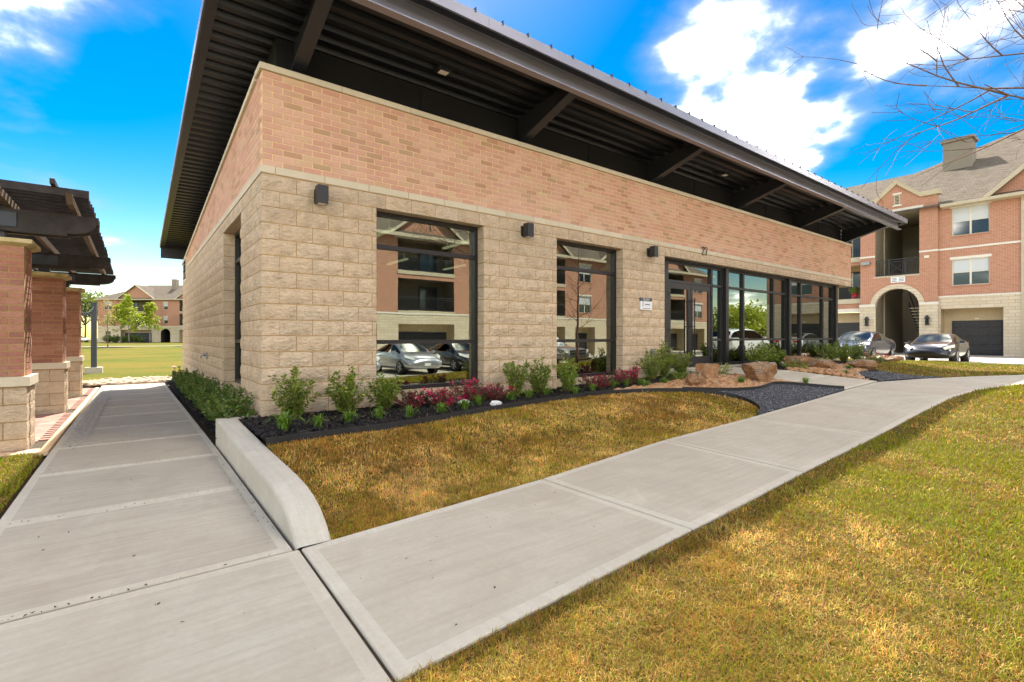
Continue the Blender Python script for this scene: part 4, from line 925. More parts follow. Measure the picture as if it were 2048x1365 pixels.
def string_lights():
    t = thing('lamp_post', (-2.53, 18.97, -.5), 'slim dark grey square post on a concrete footing with a string of bulbs', 'post')
    m = MB(); u, v = -2.53, 18.97; m.box((u-.09, v-.09, -.4), (u+.09, v+.09, 2.33)); m.build('shaft', 'post_paint', t)
    m = MB(); m.box((u-.10, v-.10, 2.33), (u+.10, v+.10, 2.36)); m.build('cap', 'post_paint', t)
    m = MB(); m.box((u-.27, v-.27, -.56), (u+.27, v+.27, -.22)); m.build('footing', 'concrete_wall', t)
    a = Vector((u, v-.1, 2.2)); b = Vector((-2.55, 9.1, 2.2))
    pts = [a.lerp(b, k/24)-Vector((0, 0, .9*4*(k/24)*(1-k/24)*.45)) for k in range(25)]
    w = MB(); w.tube(pts, .005, 5); s_ = tag(w.build('string_light', 'print_black', loc=tuple(a)), 'sagging string of small bulbs between the pergola and the slim dark post', 'string light')
    q = MB(); q.tube([(0, 0, 0), (0, 0, -.05), (0, 0, -.07), (0, 0, -.12), (0, 0, -.14)], [.01, .01, .02, .022, .008], 8); me = q.mesh('bulb', 'black_fixture')
    for k in range(1, 24, 2): place('bulb', me, s_, pts[k])
string_lights()

# ================================================================== STONES
def rock_mesh(name, mt, rr, sub=1, flat=.7, jag=.25):
    bm = bmesh.new(); bmesh.ops.create_icosphere(bm, subdivisions=sub, radius=1)
    for v in bm.verts:
        n = v.co.normalized(); v.co = n*(1+rr.uniform(-jag, jag)); v.co.z *= flat
    me = bpy.data.meshes.new(name); bm.to_mesh(me); bm.free(); me.materials.append(MATS[mt]); return me
def scatter_stones(name, poly, n, size, mt, dz, jag=.16, flat=.6, lay=1, hf=gz, sub=1, label=None):
    bm = bmesh.new(); bmesh.ops.create_icosphere(bm, subdivisions=sub, radius=1); B = np.array([v.co[:] for v in bm.verts]); F = np.array([[v.index for v in f.verts] for f in bm.faces]); bm.free()
    xs = [p[0] for p in poly]; ys = [p[1] for p in poly]; X = RNG.uniform(min(xs), max(xs), n*4); Y = RNG.uniform(min(ys), max(ys), n*4); k = inside(poly, X, Y)
    for ox, oy in ((.06, 0), (-.06, 0), (0, .06), (0, -.06)): k &= inside(poly, X+ox, Y+oy)
    X = X[k][:n]; Y = Y[k][:n]; n = len(X)
    S = RNG.uniform(*size, (n, 1, 1))*np.stack([RNG.uniform(.9, 1.35, n), RNG.uniform(.7, 1., n), RNG.uniform(.8, 1.2, n)*flat], -1)[:, None, :]
    V = B[None]*(1+RNG.normal(0, jag, (n, len(B), 1)))*S; a = RNG.uniform(0, 2*PI, n); c, s = np.cos(a)[:, None], np.sin(a)[:, None]
    tx = RNG.normal(0, .25, n)[:, None]; x, y, z = V[..., 0], V[..., 1], V[..., 2]; z = z+x*tx
    W = np.stack([x*c-y*s+X[:, None], x*s+y*c+Y[:, None], z+(hf(X, Y)+dz+RNG.uniform(0, .35, n)*S[:, 0, 2]*lay)[:, None]], -1)
    FF = (F[None]+np.arange(n)[:, None, None]*len(B)).reshape(-1, 3)
    return raw_mesh(name, W.reshape(-1, 3), FF, mt, kind='stuff', smooth=sub > 1 or jag < .12)
tag(scatter_stones('river_rocks', ROCK, 1900, (.034, .075), 'river_rock', .008, .07, .62), 'orange tan river rocks round the boulders before the glass doors', 'rocks')
tag(scatter_stones('river_rocks', ROCK2, 1300, (.038, .09), 'river_rock', .008, .09, .6), 'orange tan river rocks beyond the entrance walk', 'rocks')
tag(scatter_stones('river_rocks', [(-4.2, 12.7), (-.5, 12.35), (-.1, 13.0), (-.3, 14.6), (-4.0, 14.2)], 900, (.05, .12), 'pale_rock', 0, .14, .6), 'pale loose rocks at the end of the side path', 'rocks')
def gravel_chips(poly, n, size, label):
    B = np.array([(1, 0, 0), (-1, 0, 0), (0, 1, 0), (0, -1, 0), (0, 0, 1), (0, 0, -1)], float); F = np.array([(0, 2, 4), (2, 1, 4), (1, 3, 4), (3, 0, 4), (2, 0, 5), (1, 2, 5), (3, 1, 5), (0, 3, 5)])
    xs = [p[0] for p in poly]; ys = [p[1] for p in poly]; X = RNG.uniform(min(xs), max(xs), n*4); Y = RNG.uniform(min(ys), max(ys), n*4); k = inside(poly, X, Y); X = X[k][:n]; Y = Y[k][:n]; n = len(X)
    V = B[None]*RNG.uniform(*size, (n, 1, 1))*RNG.uniform(.6, 1.3, (n, 6, 1)); q = RNG.normal(0, 1, (n, 4)); q /= np.linalg.norm(q, axis=1)[:, None]; w, x, y, z = q.T
    R = np.stack([1-2*(y*y+z*z), 2*(x*y-z*w), 2*(x*z+y*w), 2*(x*y+z*w), 1-2*(x*x+z*z), 2*(y*z-x*w), 2*(x*z-y*w), 2*(y*z+x*w), 1-2*(x*x+y*y)], -1).reshape(n, 3, 3)
    V = np.einsum('nij,nkj->nki', R, V)+np.stack([X, Y, gz(X, Y)+RNG.uniform(-.005, .012, n)], -1)[:, None]
    tag(raw_mesh('gravel_chips', V.reshape(-1, 3), (F[None]+np.arange(n)[:, None, None]*6).reshape(-1, 3), 'dark_gravel', kind='stuff'), label, 'gravel')
gravel_chips(GRAVEL, 14000, (.009, .019), 'dark grey gravel chips between the lawn tip and the entrance walk'); gravel_chips(GRAVEL2, 6000, (.010, .022), 'dark grey gravel chips in the small patch beyond the entrance walk')
def mulch_chips(poly, n, label, hf=gz, dz=0.):
    xs = [p[0] for p in poly]; ys = [p[1] for p in poly]; X = RNG.uniform(min(xs), max(xs), n*4); Y = RNG.uniform(min(ys), max(ys), n*4); k = inside(poly, X, Y); X = X[k][:n]; Y = Y[k][:n]; n = len(X)
    L = RNG.uniform(.012, .045, n); w = RNG.uniform(.003, .009, n); a = RNG.uniform(0, PI, n); tl = RNG.normal(0, .35, n); Z = hf(X, Y)+dz+RNG.uniform(.002, .02, n); dx, dy = np.cos(a), np.sin(a)
    P = np.stack([X, Y, Z], -1); d = np.stack([dx, dy, tl], -1)*L[:, None]; s = np.stack([-dy, dx, RNG.normal(0, .3, n)], -1)*w[:, None]; u = np.stack([0*X, 0*X, .4*w], -1)
    V = np.stack([P-d-s, P+d-s*.6, P+d*1.1+s*.6, P-d*.9+s, P+u*2], 1); F = np.array([(0, 1, 4), (1, 2, 4), (2, 3, 4), (3, 0, 4)])
    tag(raw_mesh('mulch_chips', V.reshape(-1, 3), (F[None]+np.arange(n)[:, None, None]*5).reshape(-1, 3), 'mulch_chip', kind='stuff'), label, 'mulch')
mulch_chips(MULCH, 16000, 'shredded black mulch along the stone wall'); mulch_chips(MULCH2, 5000, 'shredded black mulch along the far glass front')
mulch_chips([(-.47, .2), (0, .2), (0, 12), (-.47, 12)], 3000, 'shredded black mulch under the side hedge', lambda u, v: -.3-.013*v, .08)
def boulder(u, v, sx, sy, sz, rz, seed, label, box=.0, lean=0., mt='boulder', sink=.12):
    rr = random.Random(seed); bm = bmesh.new(); bmesh.ops.create_icosphere(bm, subdivisions=5, radius=1)
    cuts = [(Vector((rr.gauss(0, 1), rr.gauss(0, 1), rr.gauss(0, .8))).normalized(), rr.uniform(.58, .84)) for _ in range(14)]+[(Vector((0, 0, 1)), .72), (Vector((rr.uniform(-.2, .2), -1, rr.uniform(-.1, .2))).normalized(), .70)]
    for w in bm.verts:
        n = w.co.normalized()
        if box: m_ = max(abs(n.x), abs(n.y), abs(n.z)); w.co = n*((1-box)+box/m_)
        for c, d in cuts:
            e = w.co.dot(c)-d
            if e > 0: w.co -= c*e*.985
        k = n*1.6+Vector((seed*3.1, seed*1.7, 0)); h = mnoise.fractal(k, .9, 2.1, 5); r_ = mnoise.ridged_multi_fractal(k*1.5, .9, 2.2, 4, .9, 2.); w.co *= 1+.13*h-.035*(r_-1)
        w.co.x += lean*w.co.z
    me = bpy.data.meshes.new('boulder'); bm.to_mesh(me); bm.free(); me.materials.append(MATS[mt])
    o = bpy.data.objects.new('boulder', me); COL.objects.link(o); o.scale = (sx/2/1.02, sy/2/1.02, sz/2/.98); o.rotation_euler = (0, 0, rz); o.location = (u, v, float(gz(u, v))+sz/2-sink*sz); return tag(o, label, 'boulder', 'landscape boulders by the entrance')
boulder(7.95, -1.25, .66, .34, .46, -.25, 3, 'upright flat-faced tan boulder in the river rocks before the glass doors', .8, -.1)
boulder(7.05, -1.55, .60, .42, .31, .15, 11, 'low rounded orange boulder with a grey patch leaning in front of the flat-faced boulder', .2)
boulder(8.95, -1.9, .98, .62, .52, -.2, 5, 'big lichen-topped brown boulder between the river rocks and the entrance walk', .3)
boulder(12.9, -1.0, .95, .6, .42, -.5, 8, 'grey topped tilted boulder among low plants beyond the entrance walk', .3, .2)
boulder(12.75, -1.65, .95, .5, .36, -.35, 14, 'long brown block-like boulder beside the entrance walk', .75)
boulder(14.3, -1.95, .8, .55, .36, -.4, 21, 'reddish brown flat boulder at the edge of the small gravel patch', .5)
boulder(13.6, -1.2, .35, .3, .2, .2, 25, 'small grey brown boulder tucked behind the block-like boulder', .3)
boulder(20.6, -1.0, .95, .5, .32, -.3, 31, 'orange slanted boulder at the far end of the shrub bed near the parked cars', .6, .35)
for i, (u, v, s_, l) in enumerate(((2.62, -.52, .13, 'white stone among the pink flowers under the large window'), (2.9, -.95, .14, 'white stone lying on mulch between two grassy clumps'))):
    me = rock_mesh('white_rock', 'white_stone', random.Random(i), 2, .6, .18); o = bpy.data.objects.new('white_rock', me); COL.objects.link(o); o.location = (u, v, float(gz(u, v))+.03); o.scale = (s_*.7, s_*.45, s_*.5); tag(o, l, 'stone')

# ================================================================== PLANTS
def leaves(P, D, L, W, rr, fold=.25):
    """P base points, D directions (n,3); returns verts, faces (two triangles per leaf)"""
    n = len(P); D = D/np.linalg.norm(D, axis=1)[:, None]; r = rr.normal(0, 1, (n, 3)); r[:, 2] += 1.2; S = np.cross(D, r); S /= np.linalg.norm(S, axis=1)[:, None]+1e-9; N = np.cross(S, D)
    L = np.broadcast_to(L, n)[:, None]; W = np.broadcast_to(W, n)[:, None]
    mid = P+D*L*.48; V = np.stack([P, mid-S*W+N*W*fold, P+D*L-N*L*.12, mid+S*W+N*W*fold], 1).reshape(-1, 3)
    F = (np.array([(0, 1, 2), (0, 2, 3)])[None]+np.arange(n)[:, None, None]*4).reshape(-1, 3); return V, F
def shrub(name, u, v, h, spread, nst, leafL, mt, label, cat, group=None, seed=0, flowers=0, fl_mt='pink_petal', tips=None, z=None, per=30, upright=.75, low=.12, w_ratio=.27):
    rr = np.random.default_rng(seed); zb = float(gz(u, v)) if z is None else z; t = thing(name, (u, v, zb), label, cat, group); t2 = np.array((u, v, zb))
    sm = MB(); P = []; D = []; tipP = []
    for i in range(nst):
        a = 2*PI*(i+rr.uniform(-.3, .3))/nst; sp = spread*rr.uniform(.25, 1.); hh = h*rr.uniform(.6, 1.05)*(1-.35*(sp/spread)**2); b = np.array((u+.04*math.cos(a), v+.04*math.sin(a), zb-.02)); e = np.array((u+sp*math.cos(a), v+sp*math.sin(a), zb+hh)); c = b*.5+e*.5; c[2] -= .0; c[:2] = b[:2]*.45+e[:2]*.55*1.0; c[:2] = b[:2]+(e[:2]-b[:2])*(1-upright)
        ts = np.linspace(0, 1, 7); pts = [(1-s)**2*b+2*s*(1-s)*c+s*s*e+rr.normal(0, .006, 3) for s in ts]; sm.tube(pts, [.006*(1-.7*s)*(h/.7) for s in ts], 4)
        for s in np.sort(rr.uniform(low, 1, per)):
            k = min(5, int(s*6)); f = s*6-k; p = pts[k]*(1-f)+pts[k+1]*f; d = rr.normal(0, 1, 3); ax = pts[k+1]-pts[k]; ax = ax/np.linalg.norm(ax); d = d-ax*d.dot(ax); d = d/np.linalg.norm(d)+ax*.75; off = rr.uniform(0, .05)*h if rr.random() < .55 else 0
            P.append(p+d*off*.8); D.append(d)
        tipP.append(pts[-1])
    P = np.array(P); D = np.array(D); V, F = leaves(P, D, rr.uniform(.7, 1.2, len(P))*leafL, leafL*w_ratio, rr); sm.build('stems', 'stem_brown', t); raw_mesh('foliage', V, F, mt, parent=t, off=t2)
    if tips:
        k = rr.choice(len(P), max(1, len(P)//6), replace=False); k = k[P[k][:, 2] > zb+h*.45]; V, F = leaves(P[k], D[k], leafL*.8, leafL*.25, rr); raw_mesh('new_growth', V, F, tips, parent=t, off=t2, kind='stuff')
    if flowers:
        c = []; dd = []
        hubs = P[rr.choice(len(P), max(2, flowers//9))]+np.array((0, 0, .015)); 
        for q in range(flowers): hb = hubs[rr.integers(len(hubs))]; c.append(hb+rr.normal(0, .022, 3)); d = rr.normal(0, 1, 3); d[2] = abs(d[2]); dd.append(d)
        V, F = leaves(np.array(c), np.array(dd), .04, .011, rr, 0); raw_mesh('flowers', V, F, fl_mt, parent=t, off=t2, kind='stuff')
    return t
G1 = 'upright green shrubs along the stone wall'
FRONT = [(.30, -.32, .62, .24, 'leggy upright green shrub at the stone corner next to the low concrete wall'), (.93, -.34, .55, .25, 'upright green shrub between the corner shrub and the large window'), (1.45, -.38, .52, .20, 'upright green shrub overlapping the left edge of the large window'),
         (3.72, -.38, .68, .20, 'tall thin green shrub on the pier right of the large window'), (4.25, -.38, .60, .22, 'thin green shrub just left of the smaller window'),
         (7.30, -.40, .62, .28, 'bushy green shrub below the office sign'), (7.85, -.34, .80, .20, 'tallest green shrub beside the glass door jamb'), (8.35, -.42, .62, .25, 'green shrub before the left glass door leaf')]
for i, (u, v, h, s_, l) in enumerate(FRONT): shrub('holly_shrub', u, v, h*1.1, s_*1.3, 24, .05, 'holly_leaf', l, 'shrub', G1, 20+i, tips='bright_leaf', per=56)
shrub('holly_shrub', 4.78, -.5, .70, .28, 22, .048, 'bright_leaf', 'yellow green upright shrub in front of the smaller window', 'shrub', G1, 41, per=56)
for i, (u, v, h, s_, l) in enumerate(((11.7, -.45, .66, .34, 'green shrub before the storefront just right of the entrance walk'), (12.35, -.4, .70, .34, 'green shrub before the storefront panes beyond the entrance walk'), (12.95, -.35, .62, .3, 'small green shrub at the right of the shrubs before the storefront'),
                                     (16.3, -.5, .72, .4, 'bushy green shrub near the last storefront post'), (17.5, -.5, .78, .4, 'green shrub at the far corner post of the storefront'), (18.9, -.45, .8, .36, 'light green shrub past the corner of the storefront'))):
    shrub('holly_shrub', u, v, h, s_*1.1, 22, .058, 'holly_leaf', l, 'shrub', 'green shrubs before the storefront', 60+i, tips='bright_leaf', per=60)
for i in range(13):
    v = .35+i*.66; shrub('hedge_shrub', -.24+random.uniform(-.03, .03), v, random.uniform(.46, .62) if i > 0 else .55, (.34), 26, .05, 'hedge_leaf', 'dense dark green shrub in the hedge along the side wall', 'shrub', 'hedge shrubs along the side wall', 100+i, tips='holly_leaf', z=-.24-.013*v, per=60, upright=.55)
PINK = [(1.86, -.42, 'pink flowering purple shrub under the left end of the large window'), (2.28, -.5, 'pink flowering purple shrub beside the white stone under the large window'), (2.86, -.32, 'taller pink flowering purple shrub under the right end of the large window'), (3.27, -.38, 'pink flowering purple shrub at the pier right of the large window'),
        (5.55, -.45, 'pink flowering purple shrub right of the yellow green shrub'), (6.02, -.4, 'sparse purple shrub under the smaller window'), (6.55, -.42, 'full pink flowering shrub at the pier right of the smaller window')]
for i, (u, v, l) in enumerate(PINK): shrub('fringe_flower_shrub', u, v, (.27 if i not in (2, 6) else .36), .33, 26, .036, 'purple_leaf', l, 'shrub', 'pink flowering shrubs in the mulch', 140+i, flowers=(280, 420, 380, 260, 280, 140, 480)[i], per=48, upright=.4)
for i, (u, v, n, l) in enumerate(((14.2, -.5, 40, 'dark purple shrub before the middle of the storefront'), (19.6, -.75, 320, 'wide pink and red flowering shrub at the far end of the bed'))): shrub('fringe_flower_shrub', u, v, .4, .42, 20, .04, 'purple_leaf', l, 'shrub', 'pink flowering shrubs in the mulch', 150+i, flowers=n, per=30, upright=.4)
LOW = [(9.05, -.95, .30, .30, 'variegated_leaf', 'yellow green mounded shrub behind the river rocks'), (7.62, -.85, .25, .3, 'holly_leaf', 'low green mound left of the flat-faced boulder'), (12.05, -1.2, .28, .36, 'holly_leaf', 'low pale flowering mound beside the tilted boulder'),
       (20.3, -.6, .3, .34, 'variegated_leaf', 'yellow green mound beside the orange slanted boulder'), (18.2, -.95, .22, .45, 'hedge_leaf', 'low dark green mound behind the reddish boulder'), (19.1, -1.0, .2, .4, 'hedge_leaf', 'low dark green mound under the wide pink shrub'), (14.6, -.95, .25, .3, 'variegated_leaf', 'yellow green mound beside the dark purple shrub')]
for i, (u, v, h, s_, mt, l) in enumerate(LOW): shrub('low_shrub', u, v, h, s_, 24, .04, mt, l, 'shrub', 'low mounded shrubs', 160+i, per=22, upright=.3, tips='bright_leaf' if mt == 'holly_leaf' else None)
def clump(u, v, s_, seed, label, z=None):
    rr = np.random.default_rng(seed); zb = float(gz(u, v)) if z is None else z; n = 64; Vs = []; Fs = []
    for i in range(n):
        a = rr.uniform(0, 2*PI); L = s_*rr.uniform(.7, 1.2); ln = rr.uniform(.15, .95); w = .006*s_/.16; b = np.array((u, v, zb))+np.r_[rr.normal(0, .018, 2), 0]; d = np.array((math.cos(a), math.sin(a), 0)); s2 = np.array((-math.sin(a), math.cos(a), 0))*w; o = len(Vs)
        for k, (hx, hz, ww) in enumerate(((0, 0, 1), (.30*ln, .55, 1.1), (.72*ln, .85-.25*ln*ln, .9), (1.15*ln, .95-.75*ln*ln, .1))): p = b+d*L*hx+np.array((0, 0, L*hz)); Vs += [p-s2*ww, p+s2*ww]
        Fs += [(o+2*k, o+2*k+1, o+2*k+3, o+2*k+2) for k in range(3)]
    o = raw_mesh('grassy_clump', np.array(Vs), np.array(Fs), 'grassy_leaf', off=(u, v, zb)); o.location = (u, v, zb); return tag(o, label, 'plant', 'small grassy clumps')
CL = [(.03, -1.05), (.37, -1.08), (.74, -.98), (1.09, -1.03), (1.46, -1.13), (1.92, -1.1), (2.34, -1.0), (2.76, -.74), (3.4, -.68), (3.8, -.6), (4.27, -.55), (4.69, -.78), (5.19, -.72), (5.8, -.68), (6.17, -.66), (6.56, -.7)]
for i, (u, v) in enumerate(CL): clump(u, v, .21 if i == 0 else .15, 200+i, 'wide splayed grassy clump nearest the low concrete wall' if i == 0 else 'small bright green grassy clump in the row along the mulch edge')
for i, (u, v, l) in enumerate(((6.15, -1.15, 'dark grassy tuft at the left tip of the river rocks'), (6.85, -1.05, 'dark grassy tuft beside the low orange boulder'), (8.2, -1.85, 'dark grassy tuft alone in the river rocks'), (9.62, -2.45, 'dark grassy tuft at the corner of gravel and entrance walk'), (12.4, -2.25, 'dark grassy tuft in front of the block-like boulder'), (13.55, -1.95, 'dark grassy tuft between the block-like and reddish boulders'), (11.75, -1.6, 'dark grassy tuft at the edge of the entrance walk'))): clump(u, v, .16, 240+i, l)

# ---- trees
def bare_tree(name, u, v, h, seed, label, cat='tree', z=None, spread=1., levels=4, mt='bark', trunk_r=.06, whorl=26, twig=1.0, group=None, leaf=None, leaf_n=0, leaf_L=.08, first=.28, flat=False):
    rr = random.Random(seed); zb = float(gz(u, v)) if z is None else z; t = thing(name, (u, v, zb), label, cat, group); tm = MB(); bmm = MB(); LP = []; LD = []
    tp = [Vector((u, v, zb-.05))]; lean = Vector((rr.uniform(-.03, .03), rr.uniform(-.03, .03), 0))
    for i in range(1, 13): tp.append(Vector((u, v, zb))+lean*h*i/12+Vector((rr.uniform(-1, 1), rr.uniform(-1, 1), 0))*.012*h/4+Vector((0, 0, h*i/12)))
    tm.tube(tp, [trunk_r*(1-.92*i/12)+.004 for i in range(13)], 8)
    def branch(p, d, L, r, lev):
        n = 6; pts = [p.copy()]; q = p.copy(); dd = d.copy(); bend = Vector((rr.uniform(-1, 1), rr.uniform(-1, 1), rr.uniform(-.8, .6) if flat and lev > 1 else rr.uniform(-.2, .9)))*.16
        for i in range(n):
            dd = (dd+bend*.5+Vector((rr.gauss(0, .09), rr.gauss(0, .09), rr.gauss(0, .07)))).normalized(); q = q+dd*L/n; pts.append(q.copy())
        bmm.tube(pts, [max(.0018 if not flat else .003, r*(1-.8*i/n)) for i in range(n+1)], 5 if lev < 2 else 3, cap=False)
        if leaf and lev >= 1:
            for i in range(leaf_n): k = rr.randrange(1, n+1); LP.append(pts[k]+Vector((rr.gauss(0, .06), rr.gauss(0, .06), rr.gauss(0, .06)))); LD.append(Vector((rr.gauss(0, 1), rr.gauss(0, 1), rr.gauss(-.2, .7))))
        if lev < levels-1:
            for i in range(rr.randint(3, 5) if lev == 0 else rr.randint(2, 4)):
                k = rr.randrange(1, n+1); a = (pts[k]-pts[k-1]).normalized(); s = a.orthogonal().normalized(); s.rotate(Matrix.Rotation(rr.uniform(0, 2*PI), 3, a)); branch(pts[k], (a*.75+s*rr.uniform(.45, .9)+Vector((0, 0, .05))).normalized(), L*rr.uniform(.38, .65)*twig, r*.5, lev+1)
    for i in range(whorl):
        f = first+(1-first)*(i/whorl)**.9; p = tp[0].lerp(tp[-1], f); k = min(11, int(f*12)); p = tp[k].lerp(tp[k+1], f*12-k); a = i*2.4+rr.uniform(-.4, .4); L = h*spread*(.42*(1-f)+.10)*rr.uniform(.75, 1.2); branch(p, Vector((math.cos(a), math.sin(a), rr.uniform(.02, .45) if flat else rr.uniform(.3, .75))).normalized(), L, trunk_r*(.5 if flat else .32)*(1.15-f), 0)
    tm.build('trunk', mt, t); bmm.build('branches' if not leaf else 'limbs', mt, t)
    if leaf: V, F = leaves(np.array(LP), np.array(LD), leaf_L, leaf_L*.32, np.random.default_rng(seed)); raw_mesh('crown', V, F, leaf, parent=t, off=(u, v, zb))
    return t
bare_tree('bare_tree', 8.1, -6.95, 7.4, 12, 'bare brown young tree on the near lawn whose twigs reach into the sky', spread=1.05, whorl=40, levels=4, trunk_r=.075, first=.46, flat=True, twig=1.15)
bare_tree('bare_tree', 14.6, -8.6, 5.4, 5, 'bare brown young tree on the lawn toward the parking, seen in the smaller window', spread=.8, whorl=24, levels=3, trunk_r=.065)
# trees over the back lawn
YT = 'young trees on the back lawn'
bare_tree('young_tree', -2.0, 120, 9.3, 31, 'young tree with bright yellow green leaves left of the brick archway', spread=.62, whorl=24, levels=3, leaf='spring_leaf', leaf_n=9, leaf_L=.34, mt='bark_grey', group=YT, trunk_r=.11)
bare_tree('young_tree', -3.4, 123.4, 7.6, 33, 'broad young tree with yellow green leaves behind the bare reddish one', spread=.9, whorl=24, levels=3, leaf='spring_leaf', leaf_n=9, leaf_L=.34, mt='bark_grey', group=YT, trunk_r=.11)
bare_tree('young_tree', 1.3, 117.4, 8.2, 34, 'slim young tree with yellow green leaves before the brick balconies', spread=.6, whorl=22, levels=3, leaf='spring_leaf', leaf_n=7, leaf_L=.34, mt='bark_grey', group=YT, trunk_r=.11)
bare_tree('young_tree', -3.8, 70.9, 5.8, 36, 'young tree in bare reddish bud in a mulch ring', spread=.75, whorl=24, levels=3, leaf='bud_leaf', leaf_n=2, leaf_L=.15, group=YT, trunk_r=.05)
for i, (u, v, r) in enumerate(((-3.8, 70.9, 2.6), (-2.0, 120, 2.4), (1.3, 117.4, 1.6), (3.6, 74, .7))):
    m = MB(); zb = float(gz(u, v)); n = 20; m.add([(u, v, zb+.1)]+[(u+r*math.cos(2*PI*k/n), v+r*math.sin(2*PI*k/n), zb+.015) for k in range(n)], [(0, 1+k, 1+(k+1) % n) for k in range(n)], 0, True); tag(m.build('mulch_ring', 'mulch', loc=(u, v, zb)), ('dark mulch ring under the bare reddish tree', 'dark mulch ring left of the brick archway', 'dark mulch ring before the balconies', 'dark mulch ring beyond the building corner')[i], 'mulch ring', 'mulch rings on the back lawn')
def big_tree(u, v, h, r, seed, label, leaf='tree_leaf', n=2600, z=0., group='trees behind the apartments', lL=.42):
    rr = np.random.default_rng(seed); t = thing('leafy_tree', (u, v, z), label, 'tree', group); m = MB(); m.tube([(u, v, z-.1), (u+.1, v, z+h*.4), (u, v+.1, z+h*.75)], [.22, .16, .05], 7)
    cs = []
    for i in range(16): a = rr.uniform(0, 2*PI); q = rr.uniform(.25, .8); c = np.array((u+r*q*math.cos(a), v+r*q*math.sin(a), z+h*rr.uniform(.38, .9))); cs.append(c); m.tube([(u, v, z+h*.33), tuple((c+np.array((u, v, z+h*.45)))/2), tuple(c)], [.09, .05, .02], 5)
    m.build('trunk', 'bark_grey', t); cs = np.array(cs); k = rr.integers(len(cs), size=n); P = cs[k]+rr.normal(0, 1, (n, 3))*np.array((r*.24, r*.24, h*.085)); D = rr.normal(0, 1, (n, 3)); V, F = leaves(P, D, rr.uniform(.6, 1.2, n)*lL, lL*.4, rr); raw_mesh('crown', V, F, leaf, parent=t, off=(u, v, z))
big_tree(-10.6, 150, 12, 6.5, 1, 'dark leafy tree at the left end of the far brick apartments', n=3600, z=-.25, lL=.6); big_tree(-17, 158, 14, 7, 2, 'dark leafy tree beyond the pergola columns', n=3000, z=-.25, lL=.6)
for i, (u, v, h, r, lf) in enumerate(((66, -34, 6, 4.0, 'tree_leaf'), (73, -31, 6.5, 4, 'spring_leaf'), (80, -33, 6, 4.5, 'tree_leaf'), (88, -28, 6.5, 4.0, 'tree_leaf'), (96, -30, 9, 5, 'tree_leaf'), (100, -22, 8, 5, 'tree_leaf'))):
    big_tree(u, v, h, r, 10+i, 'leafy tree across the parking lot, seen in the storefront glass', lf, n=2000, z=-.75, group='trees across the parking lot', lL=.5)
for i in range(5):
    a_ = i*1.6; shrub('clipped_hedge', -5.6+a_*.79, 129-a_*.61, 1.7, 1.15, 26, .26, 'hedge_leaf', 'clipped dark green hedge bush at the foot of the far apartments', 'shrub', 'hedge at the far apartments', 300+i, per=26, upright=.35)

